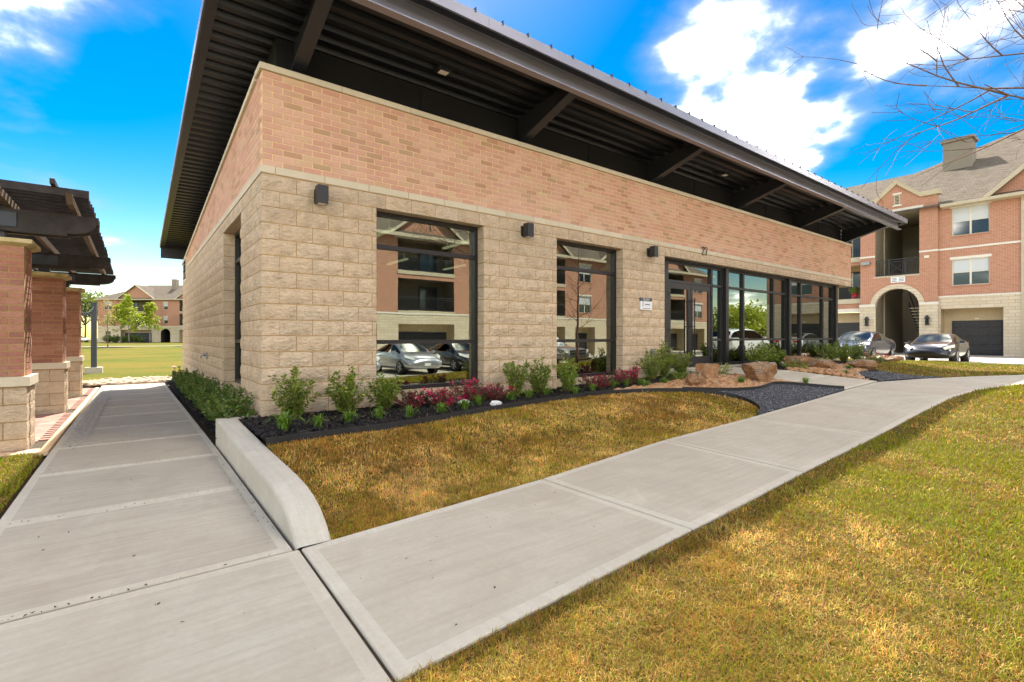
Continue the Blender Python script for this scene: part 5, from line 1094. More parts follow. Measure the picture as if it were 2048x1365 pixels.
# ================================================================== APARTMENTS
# local frame: x along the facade, y into the building, z up, facade at y = 0
class Apt:
    def __init__(s, name, loc, rz, label):
        s.t = thing(name, loc, label, 'building', None, rz, local=True); s.brick = MB(); s.stone = MB()
    def part(s, name, mb, mt, parent=None): return mb.build(name, mt, parent or s.t)
    def box(s, name, a, b, mt, parent=None): m = MB(); m.box(a, b); return s.part(name, m, mt, parent)
    def window(s, x0, x1, z0, z1, y=.12, lintel=True, blinds=.48, simple=False):
        w = MB(); w.box((x0, y, z0), (x1, y+.04, z1)); w.add([(x0, 0, z0), (x0, y, z0), (x0, y, z1), (x0, 0, z1)], [(0, 1, 2, 3)])
        o = w.build('window', 'trim_white', s.t); xm = (x0+x1)/2; zm = z0+(z1-z0)*.5
        two = x1-x0 > 1.3
        for a, b in (((x0+.05, xm-.05), (xm+.05, x1-.05)) if two else ((x0+.05, x1-.05),)):
            for c, d in ((z0+.05, zm-.025), (zm+.025, z1-.05)):
                q = MB(); q.box((a, y-.012, c), (b, y-.004, d)); q.build('pane', 'dark_glass', o)
            if blinds: q = MB(); q.box((a, y-.010, zm+.025), (b, y-.0145, z1-.05)); q.build('blind', 'blind', o)
        if lintel: s.box('lintel', (x0-.1, -.035, z1), (x1+.1, .1, z1+.16), 'trim_white'); s.box('sill', (x0-.08, -.05, z0-.08), (x1+.08, .1, z0), 'apartment_brick')
    def railing(s, x0, x1, z0, z1, y, cross=True):
        m = MB(); m.box((x0, y-.02, z1-.05), (x1, y+.02, z1)); m.box((x0, y-.02, z0+.06), (x1, y+.02, z0+.10)); m.box((x0, y-.015, z1-.2), (x1, y+.015, z1-.165)); n = int((x1-x0)/.115)
        for i in range(n+1): x = x0+(x1-x0)*i/n; m.box((x-.009, y-.009, z0+.1), (x+.009, y+.009, z1-.2))
        if cross:
            c = (x0+x1)/2; w = .45
            for sg in (-1, 1): m.tube([(c-w*sg, y, z0+.12), (c+w*sg, y, z1-.2)], .022, 4, 0, False)
            m.box((c-w-.03, y-.025, z0+.06), (c-w+.03, y+.025, z1)); m.box((c+w-.03, y-.025, z0+.06), (c+w+.03, y+.025, z1))
        return s.part('railing', m, 'rail_black')
    def garage(s, x0, x1, z0, zt, y=.9, dx0=None, dz=None):
        o = s.box('garage_recess', (x0+.001, y, z0), (x1-.001, y+.05, zt), 'tan_stucco'); m = MB()
        m.add([(x0, 0, z0), (x0, y, z0), (x0, y, zt), (x0, 0, zt)], [(0, 1, 2, 3)]); m.add([(x1, 0, z0), (x1, y, z0), (x1, y, zt), (x1, 0, zt)], [(3, 2, 1, 0)]); m.add([(x0, 0, zt), (x1, 0, zt), (x1, y, zt), (x0, y, zt)], [(0, 1, 2, 3)]); m.build('garage_side', 'tan_stucco', s.t)
        a = dx0 if dx0 is not None else x0+.25; b = x1-.12; h = dz or 2.1; d = MB(); d.box((a, y-.05, z0), (b, y-.003, z0+h)); d = d.build('garage_door', 'garage_black', s.t); nw = 4
        for r in range(4):
            for c in range(nw):
                xa = a+(b-a)*c/nw+.06; xb = a+(b-a)*(c+1)/nw-.06; za = z0+h*r/4+.1; zb = z0+h*(r+1)/4-.1; q = MB(); q.add([(xa, y-.052, za), (xb, y-.052, za), (xb, y-.052, zb), (xa, y-.052, zb), (xa+.04, y-.066, za+.04), (xb-.04, y-.066, za+.04), (xb-.04, y-.066, zb-.04), (xa+.04, y-.066, zb-.04)], [(4, 5, 6, 7), (0, 1, 5, 4), (1, 2, 6, 5), (2, 3, 7, 6), (3, 0, 4, 7)]); q.build('panel', 'garage_black', d)
        q = MB(); q.box(((a+b)/2-.1, y-.02, z0+h+.08), ((a+b)/2+.1, y-.004, z0+h+.16)); q.build('number_plate', 'trim_white', s.t)
    def balcony(s, x0, x1, z0, z1, d=1.8, chairs=0):
        m = MB(); m.add([(x0, d, z0), (x1, d, z0), (x1, d, z1), (x0, d, z1)], [(0, 1, 2, 3)]); m.add([(x0, 0, z0), (x0, d, z0), (x0, d, z1), (x0, 0, z1)], [(0, 1, 2, 3)]); m.add([(x1, 0, z0), (x1, d, z0), (x1, d, z1), (x1, 0, z1)], [(3, 2, 1, 0)]); m.add([(x0, 0, z1), (x1, 0, z1), (x1, d, z1), (x0, d, z1)], [(0, 1, 2, 3)]); m.add([(x0, 0, z0), (x1, 0, z0), (x1, d, z0), (x0, d, z0)], [(3, 2, 1, 0)]); m.build('balcony', 'shaded_stucco', s.t)
        w = (x1-x0); q = MB(); q.box((x0+.12*w, d-.06, z0), (x0+.12*w+1.7, d-.02, z0+2.1)); o = q.build('balcony_door', 'black_trim', s.t); q = MB(); q.box((x0+.12*w+.1, d-.07, z0+.2), (x0+.12*w+.8, d-.062, z0+2)); q.box((x0+.12*w+.9, d-.07, z0+.2), (x0+.12*w+1.6, d-.062, z0+2)); q.build('pane', 'dark_glass', o)
        s.railing(x0, x1, z0, z0+1.08, .08, False); s.box('balcony_beam', (x0-.05, -.06, z0-.28), (x1+.05, .12, z0), 'trim_tan')
def right_apartments():
    # facade at x(world) = 40 facing the camera side; local x = -world y
    U = 40; A = Apt('apartment_building', (U, 0, 0), -PI/2, 'three storey brick and stone apartment building with garages behind the two parked cars')
    z0, zb, zm, ze = -.17, 3.56, 6.6, 9.6
    X = lambda v: -v
    # main wall right of the stair bay
    xl, xr = -1.62, 12.
    win = [(-.96, .77), (4.2, 5.9), (8.6, 10.3)]
    m = MB(); holes = [(a, b, 4.24, 5.89) for a, b in win]+[(a, b, 7.39, 9.16) for a, b in win]; wall_holes(m, xl, xr, zb, ze, holes, lambda x, z: (x, 0, z)); A.part('brick_wall', m, 'apartment_brick')
    m = MB(); g = [(-1.5, 1.38), (3.3, 6.3), (7.8, 10.8)]; wall_holes(m, xl, xr, z0, zb, [(a, b, z0-1, 2.78) for a, b in g], lambda x, z: (x, -.03, z)); m.add([(xl, -.03, zb), (xr, -.03, zb), (xr, .0, zb), (xl, .0, zb)], [(0, 1, 2, 3)]); A.part('stone_base', m, 'ashlar_stone')
    for a, b in win: A.window(a, b, 4.24, 5.89); A.window(a, b, 7.39, 9.16)
    for a, b in g: A.garage(a, b, z0, 2.78, dx0=b-2.5, dz=2.2)
    A.box('string_course', (xl, -.05, zm-.06), (xr, .0, zm+.06), 'trim_white'); A.box('belt_course', (xl, -.07, zb-.05), (xr, -.031, zb+.06), 'trim_white')
    A.box('lintel_band', (-1.5, -.055, 2.78), (1.38, -.031, 3.0), 'ashlar_stone')
    A.box('downspout', (2.13, -.12, z0), (2.25, -.035, ze), 'trim_tan')
    # stair bay
    a, b = -5.88, -1.62; y = -.18; oa, ob = -4.99, -2.56; xc = (oa+ob)/2; r = (ob-oa)/2; zs = 3.05
    m = MB(); wall_holes(m, a, b, 3.25, 10.25, [(oa, ob, 5.17, 9.42), (oa, ob, 0, 4.3)], lambda x, z: (x, y, z)); n = 14
    arc = [(xc-r*math.cos(PI*k/n), zs+1.22*math.sin(PI*k/n)) for k in range(n+1)]
    for (p, q), (p2, q2) in zip(arc, arc[1:]): m.add([(p, y, max(q, 3.25)), (p2, y, max(q2, 3.25)), (p2, y, 4.3), (p, y, 4.3)], [(0, 1, 2, 3)])
    # gable top
    m.add([(a, y, 10.25), (b, y, 10.25), (-2.5, y, 10.25), (xc, y, 11.35), (-5.0, y, 10.25)], [(4, 2, 3)])
    m.add([(b, y, z0), (b, .0, z0), (b, .0, 10.25), (b, y, 10.25)], [(0, 1, 2, 3)]); m.add([(a, y, z0), (a, 1.5, z0), (a, 1.5, 10.25), (a, y, 10.25)], [(3, 2, 1, 0)]); A.part('stair_bay', m, 'apartment_brick')
    m = MB(); wall_holes(m, a-.03, b+.03, z0, 3.25, [(oa, ob, -1, 3.25)], lambda x, z: (x, y-.04, z))
    m.add([(a-.03, y-.04, 3.25), (oa, y-.04, 3.25), (oa, y, 3.25), (a-.03, y, 3.25)], [(0, 1, 2, 3)]); m.add([(ob, y-.04, 3.25), (b+.03, y-.04, 3.25), (b+.03, y, 3.25), (ob, y, 3.25)], [(0, 1, 2, 3)])
    m.add([(b+.03, y-.04, z0), (b+.03, .0, z0), (b+.03, .0, 3.25), (b+.03, y-.04, 3.25)], [(0, 1, 2, 3)]); A.part('stone_piers', m, 'ashlar_stone')
    for p, q in ((a-.06, oa), (ob, b+.06)): A.box('pier_cap', (p, y-.08, 3.1), (q, y-.041, 3.27), 'trim_white')
    m = MB(); ra = [(xc-(r+.30)*math.cos(PI*k/n), zs+1.52*math.sin(PI*k/n)) for k in range(n+1)]
    for k in range(n): (p, q), (p2, q2), (s1, t1), (s2, t2) = arc[k], arc[k+1], ra[k], ra[k+1]; m.hexa([(p, y-.06, q), (p2, y-.06, q2), (p2, y+.3, q2), (p, y+.3, q), (s1, y-.06, t1), (s2, y-.06, t2), (s2, y+.3, t2), (s1, y+.3, t1)])
    A.part('arch_trim', m, 'ashlar_stone')
    m = MB(); D = 6.
    m.add([(oa, y, z0), (oa, D, z0), (oa, D, 9.42), (oa, y, 9.42)], [(0, 1, 2, 3)]); m.add([(ob, y, z0), (ob, D, z0), (ob, D, 9.42), (ob, y, 9.42)], [(3, 2, 1, 0)]); m.add([(oa, D, z0), (ob, D, z0), (ob, D, 9.42), (oa, D, 9.42)], [(0, 1, 2, 3)]); m.add([(oa, y, 9.42), (ob, y, 9.42), (ob, D, 9.42), (oa, D, 9.42)], [(0, 1, 2, 3)]); A.part('stairwell', m, 'siding')
    A.box('landing', (oa, y+.02, 4.55), (ob, 2.0, 5.16), 'trim_tan'); A.box('dark_door', (-3.6, D-.06, 5.2), (-2.7, D-.01, 7.4), 'black_trim'); A.box('siding_trim', (oa+.002, 1.6, z0), (oa+.05, 1.72, 9.4), 'trim_tan')
    st = MB()
    for k in range(16): st.box((-3.35, 4.9-k*.26, z0+.1+k*.2), (-2.62, 5.2-k*.26, z0+.15+k*.2))
    A.part('stair_treads', st, 'trim_tan'); q = MB(); q.prism([(5.2, z0), (5.2, z0+.3), (.9, z0+3.6), (.9, z0+3.3)], -3.40, -3.36, 'x'); A.part('stair_stringer', q, 'rail_black'); q = MB(); q.prism([(5.2, z0+.9), (5.2, z0+1.0), (.9, z0+4.3), (.9, z0+4.2)], -3.40, -3.36, 'x'); A.part('stair_rail', q, 'rail_black')
    A.railing(oa, ob, 5.17, 6.3, y+.1); A.box('lintel', (oa-.2, y-.04, 9.42), (ob+.2, y+.1, 9.68), 'trim_white'); A.box('landing_edge', (oa-.1, y-.03, 5.06), (ob+.02, y+.02, 5.17), 'trim_tan')
    A.box('string_course', (a-.02, y-.04, zm-.06), (oa, y-.001, zm+.06), 'trim_white'); A.box('string_course', (ob, y-.04, zm-.06), (b+.02, y-.001, zm+.06), 'trim_white')
    pl = A.box('number_panel', (xc-.32, y-.04, 4.68), (xc+.46, y-.002, 5.06), 'sign_white')
    for i in range(3):
        for j in range(2): A.box('digits', (xc-.26+j*.38, y-.045, 4.75+i*.1), (xc+.02+j*.38, y-.041, 4.79+i*.1), 'sign_grey', pl)
    A.box('vent_frame', (xc-.14, y-.03, 9.95), (xc+.2, y-.001, 10.65), 'trim_tan'); q = MB()
    for i in range(6): q.box((xc-.08, y-.05, 10.02+i*.1), (xc+.14, y-.03, 10.06+i*.1))
    A.part('vent_slats', q, 'dark_void'); A.box('vent_head', (xc-.22, y-.05, 10.65), (xc+.28, y-.001, 10.75), 'trim_white'); A.box('vent_sill', (xc-.22, y-.05, 9.85), (xc+.28, y-.001, 9.95), 'trim_white')
    m = MB()
    for p, q in (((a-.15, 10.3), (-5.0, 10.3)), ((-5.0, 10.3), (xc, 11.42)), ((xc, 11.42), (-2.5, 10.3)), ((-2.5, 10.3), (b+.15, 10.3))):
        m.hexa([(p[0], y-.16, p[1]-.08), (q[0], y-.16, q[1]-.08), (q[0], .3, q[1]-.08), (p[0], .3, p[1]-.08), (p[0], y-.22, p[1]+.2), (q[0], y-.22, q[1]+.2), (q[0], .3, q[1]+.2), (p[0], .3, p[1]+.2)])
    A.part('gable_cornice', m, 'trim_tan')
    for x in (-5.45, -2.12):
        l = A.box('wall_lantern', (x-.11, y-.27, 1.75), (x+.11, y-.06, 1.80), 'black_fixture'); q = MB(); q.box((x-.09, y-.25, 1.80), (x+.09, y-.07, 2.2)); q.build('lantern_glass', 'dark_glass', l); q = MB(); q.prism([(x-.14, 2.2), (x+.14, 2.2), (x, 2.42)], y-.3, y-.05, 'y'); q.build('lantern_top', 'black_fixture', l)
    A.box('security_light', (-5.75, y-.3, 6.05), (-5.25, y-.002, 6.25), 'steel_grey'); A.box('alarm_box', (-2.3, y-.06, 6.15), (-2.05, y-.002, 6.32), 'trim_white')
    # balconies left of the bay
    m = MB(); wall_holes(m, -14, a, z0, ze, [(-9.2, a, 3.75, 6.2), (-9.2, a, 6.75, 9.3), (-9.2, -6.0, -1, 2.78), (-13.6, -10, -1, 2.78)], lambda x, z: (x, .35, z)); A.part('brick_wall', m, 'apartment_brick')
    A.box('stone_lintel', (-9.3, .25, 2.78), (a, .34, 3.05), 'trim_white')
    for zf, zt in ((3.75, 6.2), (6.75, 9.3)):
        m = MB(); m.add([(-9.2, 2.2, zf), (a, 2.2, zf), (a, 2.2, zt), (-9.2, 2.2, zt)], [(0, 1, 2, 3)]); m.add([(-9.2, .35, zt), (a, .35, zt), (a, 2.2, zt), (-9.2, 2.2, zt)], [(0, 1, 2, 3)]); m.add([(-9.2, .35, zf), (a, .35, zf), (a, 2.2, zf), (-9.2, 2.2, zf)], [(3, 2, 1, 0)]); A.part('balcony', m, 'tan_stucco')
        d = A.box('balcony_door', (-8.0, 2.1, zf), (-6.1, 2.19, zf+2.15), 'black_trim'); A.box('pane', (-7.1, 2.09, zf+.2), (-6.2, 2.099, zf+2.0), 'dark_glass', d); A.box('door_trim', (-7.14, 2.06, zf), (-7.04, 2.088, zf+2.1), 'trim_white', d)
        A.railing(-9.2, a, zf, zf+1.08, .42, False); A.box('balcony_beam', (-9.25, .22, zf-.34), (a, .349, zf-.0), 'trim_tan')
    m = MB(); m.box((-9.2, 1.1, z0), (-6.0, 1.15, 2.78)); A.part('garage_recess', m, 'tan_stucco'); A.box('garage_door', (-9.0, 1.03, z0), (-6.05, 1.09, 2.05), 'garage_black')
    # roof: one front slope, low ridge on the left, tall hip on the right
    def P(x, u, z): return (x, u-U, z)
    e = -.5; m = MB(); sl = 7/12.
    ez = ze+.05
    m.add([P(-30, U+e, ez+e*sl), P(14, U+e, ez+e*sl), P(14, 52, ez+12*sl), P(.55, 52, ez+12*sl), P(-4.45, 47, ez+7*sl), P(-30, 47, ez+7*sl)], [(0, 1, 2, 3, 4, 5)])
    m.add([P(-30, 47, ez+7*sl), P(-4.45, 47, ez+7*sl), P(-11, 54, ez), P(-30, 54, ez)], [(0, 1, 2, 3)]); m.add([P(-4.45, 47, ez+7*sl), P(.55, 52, ez+12*sl), P(.55, 64, ez), P(-11.5, 64, ez), P(-11, 54, ez)], [(0, 1, 2, 3, 4)]); m.add([P(.55, 52, ez+12*sl), P(14, 52, ez+12*sl), P(14, 64, ez), P(.55, 64, ez)], [(0, 1, 2, 3)])
    A.part('roof', m, 'shingle')
    m = MB(); m.box((b+.2, e-.12, ez-.42), (14, e+.02, ez-.24)); m.box((b+.2, e+.02, ez-.44), (14, .02, ez-.36)); A.part('eave', m, 'trim_tan'); m = MB(); m.box((-30, e-.12, ez-.42), (a-.2, e+.02, ez-.24)); A.part('eave', m, 'trim_tan')
    # cross gable on the right
    m = MB(); gx = 4.5; m.add([(.94, -.04, 9.62), (8.06, -.04, 9.62), (gx, -.04, 12.7)], [(0, 1, 2)]); A.part('gable_wall', m, 'apartment_brick'); m = MB(); m.add([(.55, -.4, 9.45), (gx, -.4, 12.95), (gx, 6.5, 12.95), (.55, 1.0, 9.45)], [(0, 1, 2, 3)]); m.add([(8.45, -.4, 9.45), (gx, -.4, 12.95), (gx, 6.5, 12.95), (8.45, 1., 9.45)], [(3, 2, 1, 0)]); A.part('gable_roof', m, 'shingle')
    m = MB()
    for sg, x in ((1, .55), (-1, 8.45)): m.hexa([(x, -.46, 9.2), (gx, -.46, 12.7), (gx, -.3, 12.7), (x, -.3, 9.2), (x, -.46, 9.5), (gx, -.46, 13.0), (gx, -.3, 13.0), (x, -.3, 9.5)])
    A.part('rake_trim', m, 'trim_tan')
    m = MB(); m.box((-2.6, 6.0, 12.2), (-1.0, 7.4, 15.2)); c = A.part('chimney', m, 'chimney_tan'); A.box('chimney_cap', (-2.72, 5.88, 15.2), (-.88, 7.52, 15.4), 'chimney_tan', c)
    # flower pot on the lower balcony is a thing of its own
    u_, v_ = U+.75, 6.5; z_ = 3.75; t = thing('flower_pot', (u_, v_, z_), 'red flower pot with a leafy plant on the lower balcony', 'flower pot'); m = MB(); m.tube([(u_, v_, z_), (u_, v_, z_+.05), (u_, v_, z_+.42)], [.14, .16, .24], 12); m.build('pot', 'pot_red', t)
    rr = np.random.default_rng(5); P_ = np.array((u_, v_, z_+.42))+rr.normal(0, .05, (160, 3)); D_ = rr.normal(0, 1, (160, 3)); D_[:, 2] = abs(D_[:, 2])+.8; V, F = leaves(P_, D_, .5, .05, rr); raw_mesh('plant', V, F, 'holly_leaf', parent=t, off=(u_, v_, z_))
right_apartments()
def generic_apartments(name, loc, rz, label, mods, roof_h=4.2, depth=12, ridge=True):
    """mods: list of (kind, width)"""
    A = Apt(name, loc, rz, label); x = 0; z0, zb, zm, ze = 0, 3.5, 6.55, 9.6; L = sum(w for k, w in mods)
    bk = MB(); stn = MB(); bh = []; sh = []; gables = []
    for k, w in mods:
        a, b = x, x+w; c = (a+b)/2
        if k in 'wW':
            for z in (4.1, 7.2): bh.append((c-.85, c+.85, z, z+1.7)); A.window(c-.85, c+.85, z, z+1.7)
            if k == 'W': sh.append((c-1.4, c+1.4, -1, 2.7)); A.garage(c-1.4, c+1.4, 0, 2.7)
            else: sh.append((c-.6, c+.6, .9, 2.5)); A.window(c-.6, c+.6, .9, 2.5, blinds=0)
        elif k == 'A':
            for z in (4.1, 7.2): bh.append((c-.45, c+.45, z, z+1.5)); A.window(c-.45, c+.45, z, z+1.5)
            h = 1.05; sh.append((c-h, c+h, -1, 3.1)); m = MB(); D = 5; n = 10
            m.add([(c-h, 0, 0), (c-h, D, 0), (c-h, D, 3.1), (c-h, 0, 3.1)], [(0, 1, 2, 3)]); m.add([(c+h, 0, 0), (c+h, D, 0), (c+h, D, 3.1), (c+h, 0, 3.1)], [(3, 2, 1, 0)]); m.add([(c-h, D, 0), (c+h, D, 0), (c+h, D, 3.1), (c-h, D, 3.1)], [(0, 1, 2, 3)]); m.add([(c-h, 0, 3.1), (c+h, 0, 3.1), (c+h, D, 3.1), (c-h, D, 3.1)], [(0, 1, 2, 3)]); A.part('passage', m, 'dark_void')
            arc = [(c-h*math.cos(PI*q/n), 2.0+1.0*math.sin(PI*q/n)) for q in range(n+1)]; m = MB()
            for (p, q), (p2, q2) in zip(arc, arc[1:]): m.add([(p, -.03, q), (p2, -.03, q2), (p2, -.03, 3.1), (p, -.03, 3.1)], [(0, 1, 2, 3)])
            A.part('arch', m, 'apartment_brick'); m = MB()
            for (p, q), (p2, q2) in zip(arc, arc[1:]): m.hexa([(p, -.07, q), (p2, -.07, q2), (p2, -.03, q2), (p, -.03, q), (c+(p-c)*1.2, -.07, 2+(q-2)*1.22), (c+(p2-c)*1.2, -.07, 2+(q2-2)*1.22), (c+(p2-c)*1.2, -.03, 2+(q2-2)*1.22), (c+(p-c)*1.2, -.03, 2+(q-2)*1.22)])
            A.part('arch_trim', m, 'ashlar_stone')
        elif k == 'B':
            h = w/2-.55
            for z in (3.75, 6.8): bh.append((c-h, c+h, z, z+2.45)); A.balcony(c-h, c+h, z, z+2.45)
            sh.append((c-h, c+h, -1, 2.7)); A.garage(c-h, c+h, 0, 2.7); gables.append((a, b)); A.box('lintel', (c-h-.2, -.05, 9.25), (c+h+.2, -.0, 9.5), 'trim_white')
        elif k == 'S':
            h = 1.2; bh.append((c-h, c+h, 5.1, 9.2)); sh.append((c-h, c+h, -1, 3.5)); m = MB(); D = 5
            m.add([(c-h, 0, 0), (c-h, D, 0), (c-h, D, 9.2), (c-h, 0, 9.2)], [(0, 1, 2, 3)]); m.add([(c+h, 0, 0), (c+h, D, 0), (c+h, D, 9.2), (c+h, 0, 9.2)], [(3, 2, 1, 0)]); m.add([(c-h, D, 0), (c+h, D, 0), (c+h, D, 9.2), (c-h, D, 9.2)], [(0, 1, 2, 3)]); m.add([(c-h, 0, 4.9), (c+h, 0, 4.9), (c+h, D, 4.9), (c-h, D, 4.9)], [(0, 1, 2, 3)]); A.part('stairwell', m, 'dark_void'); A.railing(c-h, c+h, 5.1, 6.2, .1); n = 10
            arc = [(c-h*math.cos(PI*q/n), 2.3+1.15*math.sin(PI*q/n)) for q in range(n+1)]; m = MB()
            for (p, q), (p2, q2) in zip(arc, arc[1:]): m.add([(p, -.03, q), (p2, -.03, q2), (p2, -.03, 3.5), (p, -.03, 3.5)], [(0, 1, 2, 3)])
            A.part('arch', m, 'ashlar_stone'); gables.append((a, b))
        x = b
    wall_holes(bk, 0, L, zb, ze, bh, lambda x, z: (x, 0, z)); bk.add([(0, 0, z0), (0, depth, z0), (0, depth, ze), (0, 0, ze)], [(3, 2, 1, 0)]); bk.add([(L, 0, z0), (L, depth, z0), (L, depth, ze), (L, 0, ze)], [(0, 1, 2, 3)]); bk.add([(0, depth, 0), (L, depth, 0), (L, depth, ze), (0, depth, ze)], [(3, 2, 1, 0)])
    for a, b in gables: bk.add([(a, -.02, ze), (b, -.02, ze), ((a+b)/2, -.02, ze+(b-a)*.36)], [(0, 1, 2)])
    A.part('brick_wall', bk, 'apartment_brick'); wall_holes(stn, 0, L, 0, zb, sh, lambda x, z: (x, -.03, z)); A.part('stone_base', stn, 'ashlar_stone')
    A.box('belt_course', (0, -.07, zb-.06), (L, -.031, zb+.07), 'trim_white'); A.box('string_course', (0, -.05, zm-.06), (L, -.001, zm+.06), 'trim_white') if not any(k == 'B' for k, w in mods) else None
    m = MB(); e = .5; m.add([(-e, -e, ze-.1), (L+e, -e, ze-.1), (L-depth/2, depth/2, ze+roof_h), (depth/2, depth/2, ze+roof_h), (-e, depth+e, ze-.1), (L+e, depth+e, ze-.1)], [(0, 1, 2, 3), (4, 0, 3), (1, 5, 2), (5, 4, 3, 2)]); r = A.part('roof', m, 'shingle')
    for a, b in gables:
        h = (b-a)*.36; c = (a+b)/2; y2 = depth/2*h/roof_h; m = MB(); m.add([(a-.3, -.35, ze-.1), (c, -.35, ze+h+.2), (c, y2+.6, ze+h+.2), (a-.3, .0, ze-.1)], [(0, 1, 2, 3)]); m.add([(b+.3, -.35, ze-.1), (c, -.35, ze+h+.2), (c, y2+.6, ze+h+.2), (b+.3, .0, ze-.1)], [(3, 2, 1, 0)]); m.build('gable_roof', 'shingle', r)
        m = MB()
        for p in (a-.3, b+.3): m.hexa([(p, -.42, ze-.3), (c, -.42, ze+h), (c, -.3, ze+h), (p, -.3, ze-.3), (p, -.42, ze-.05), (c, -.42, ze+h+.25), (c, -.3, ze+h+.25), (p, -.3, ze-.05)])
        m.build('rake_trim', 'trim_tan', r)
    A.box('eave', (-e, -e-.1, ze-.32), (L+e, -e+.02, ze-.08), 'trim_tan'); m = MB(); m.box((L*.38, depth*.35, ze+1.5), (L*.38+1, depth*.35+1, ze+roof_h+1.2)); m.build('chimney', 'chimney_tan', r); A.box('foundation', (0, 0, -1.5), (L, depth, -.02), 'ashlar_stone')
    return A
generic_apartments('apartment_building', (57.5, -27.5, -.72), PI, 'brick apartment block across the parking lot, mirrored in the front windows', [('W', 5), ('B', 6.2), ('W', 5), ('S', 4.4), ('W', 4.4), ('B', 6.2), ('W', 6.3), ('B', 6.0), ('W', 5), ('S', 4.4)])
q_ = math.radians(-37.57); c_, s_ = math.cos(q_), math.sin(q_)
def camfr(r, f): return (CAM.x+c_*r-s_*f*1.0, CAM.y+s_*r+c_*f)
a_, b_ = -1.266+.7926*(-91.0)+.6097*108, -6.76-.6097*(-91.0)+.7926*108
generic_apartments('apartment_building', (a_, b_, -.22), math.radians(-37.57), 'distant three storey brick apartments beyond the back lawn', [('w', 4.5), ('B', 7.9), ('A', 5), ('B', 7), ('w', 5), ('w', 5)], 3.6, 13)

# ================================================================== CARS
# local frame: +x forward, z up, origin on the ground under the middle of the car
CARS = {
 # x, bottom z, half width low, mid width, belt z, belt width, roof z, roof half width, glass flag(0 none,1 windshield/back transition,2 cabin)
 'sedan': dict(L=4.8, W=1.84, wb=2.8, r=.335, st=[(-2.40, .42, .62, .66, .80, .60, .86, .50), (-2.34, .30, .78, .84, .98, .74, 1.04, .60), (-1.95, .24, .86, .91, 1.02, .80, 1.09, .66), (-1.45, .20, .88, .92, 1.02, .84, 1.14, .66), (-.75, .19, .89, .92, 1.00, .86, 1.40, .58), (-.1, .19, .89, .92, .98, .86, 1.455, .60), (.45, .19, .89, .92, .96, .86, 1.41, .60), (1.25, .20, .88, .92, .94, .85, 1.00, .72), (1.75, .22, .87, .92, .86, .82, .94, .66), (2.15, .25, .84, .89, .74, .76, .82, .58), (2.34, .28, .72, .76, .62, .62, .70, .46), (2.40, .36, .58, .60, .54, .50, .58, .38)], cab=(3, 7)),
 'coupe': dict(L=4.4, W=1.76, wb=2.53, r=.32, st=[(-2.20, .40, .55, .60, .78, .56, .84, .46), (-2.12, .30, .74, .80, .98, .70, 1.03, .56), (-1.7, .24, .82, .87, 1.00, .76, 1.07, .60), (-1.2, .20, .84, .88, .97, .80, 1.17, .58), (-.55, .18, .84, .88, .94, .82, 1.30, .54), (-.05, .18, .84, .88, .92, .82, 1.33, .55), (.4, .18, .84, .88, .90, .82, 1.27, .56), (1.15, .19, .84, .88, .86, .81, .93, .68), (1.6, .20, .83, .88, .78, .78, .87, .62), (1.95, .22, .80, .85, .66, .72, .76, .54), (2.12, .24, .68, .73, .54, .58, .62, .42), (2.20, .32, .52, .55, .46, .44, .50, .34)], cab=(3, 7)),
 'suv': dict(L=4.6, W=1.85, wb=2.7, r=.36, st=[(-2.30, .5, .74, .78, .98, .72, 1.04, .64), (-2.26, .36, .84, .90, 1.08, .82, 1.16, .70), (-2.05, .30, .88, .92, 1.09, .86, 1.55, .66), (-1.3, .24, .89, .92, 1.08, .87, 1.66, .66), (-.5, .23, .89, .92, 1.06, .87, 1.68, .66), (.1, .23, .89, .92, 1.05, .87, 1.67, .66), (.5, .23, .89, .92, 1.04, .87, 1.60, .66), (1.2, .24, .89, .92, 1.04, .86, 1.12, .76), (1.65, .26, .88, .92, .98, .83, 1.05, .70), (2.05, .28, .85, .89, .86, .78, .95, .62), (2.24, .32, .74, .78, .70, .66, .78, .50), (2.30, .42, .62, .64, .60, .54, .64, .42)], cab=(1, 7)),
 'pickup': dict(L=5.8, W=2.0, wb=3.6, r=.40, st=[(-2.9, .55, .90, .92, 1.00, .90, 1.03, .86), (-2.85, .48, .95, .97, 1.20, .94, 1.22, .90), (-2.0, .42, .97, 1.0, 1.20, .95, 1.22, .91), (-.95, .38, .97, 1.0, 1.20, .95, 1.24, .90), (-.75, .36, .97, 1.0, 1.20, .94, 1.84, .72), (-.2, .36, .97, 1.0, 1.19, .94, 1.90, .72), (.35, .36, .97, 1.0, 1.18, .94, 1.85, .72), (1.05, .38, .97, 1.0, 1.16, .93, 1.24, .84), (1.9, .40, .96, 1.0, 1.10, .92, 1.18, .82), (2.6, .42, .95, .98, 1.04, .90, 1.12, .78), (2.84, .44, .90, .92, .92, .84, 1.00, .72), (2.90, .55, .82, .84, .84, .76, .90, .62)], cab=(3, 7)),
}
def lathe(m, prof, n, mi=0, axis_y=True):  # prof (r, y)
    vs = []; k = len(prof)
    for i in range(n):
        a = 2*PI*i/n
        for r, y in prof: vs.append((r*math.cos(a), y, r*math.sin(a)))
    m.add(vs, [(i*k+j, i*k+j+1, ((i+1) % n)*k+j+1, ((i+1) % n)*k+j) for i in range(n) for j in range(k-1)], mi, True)
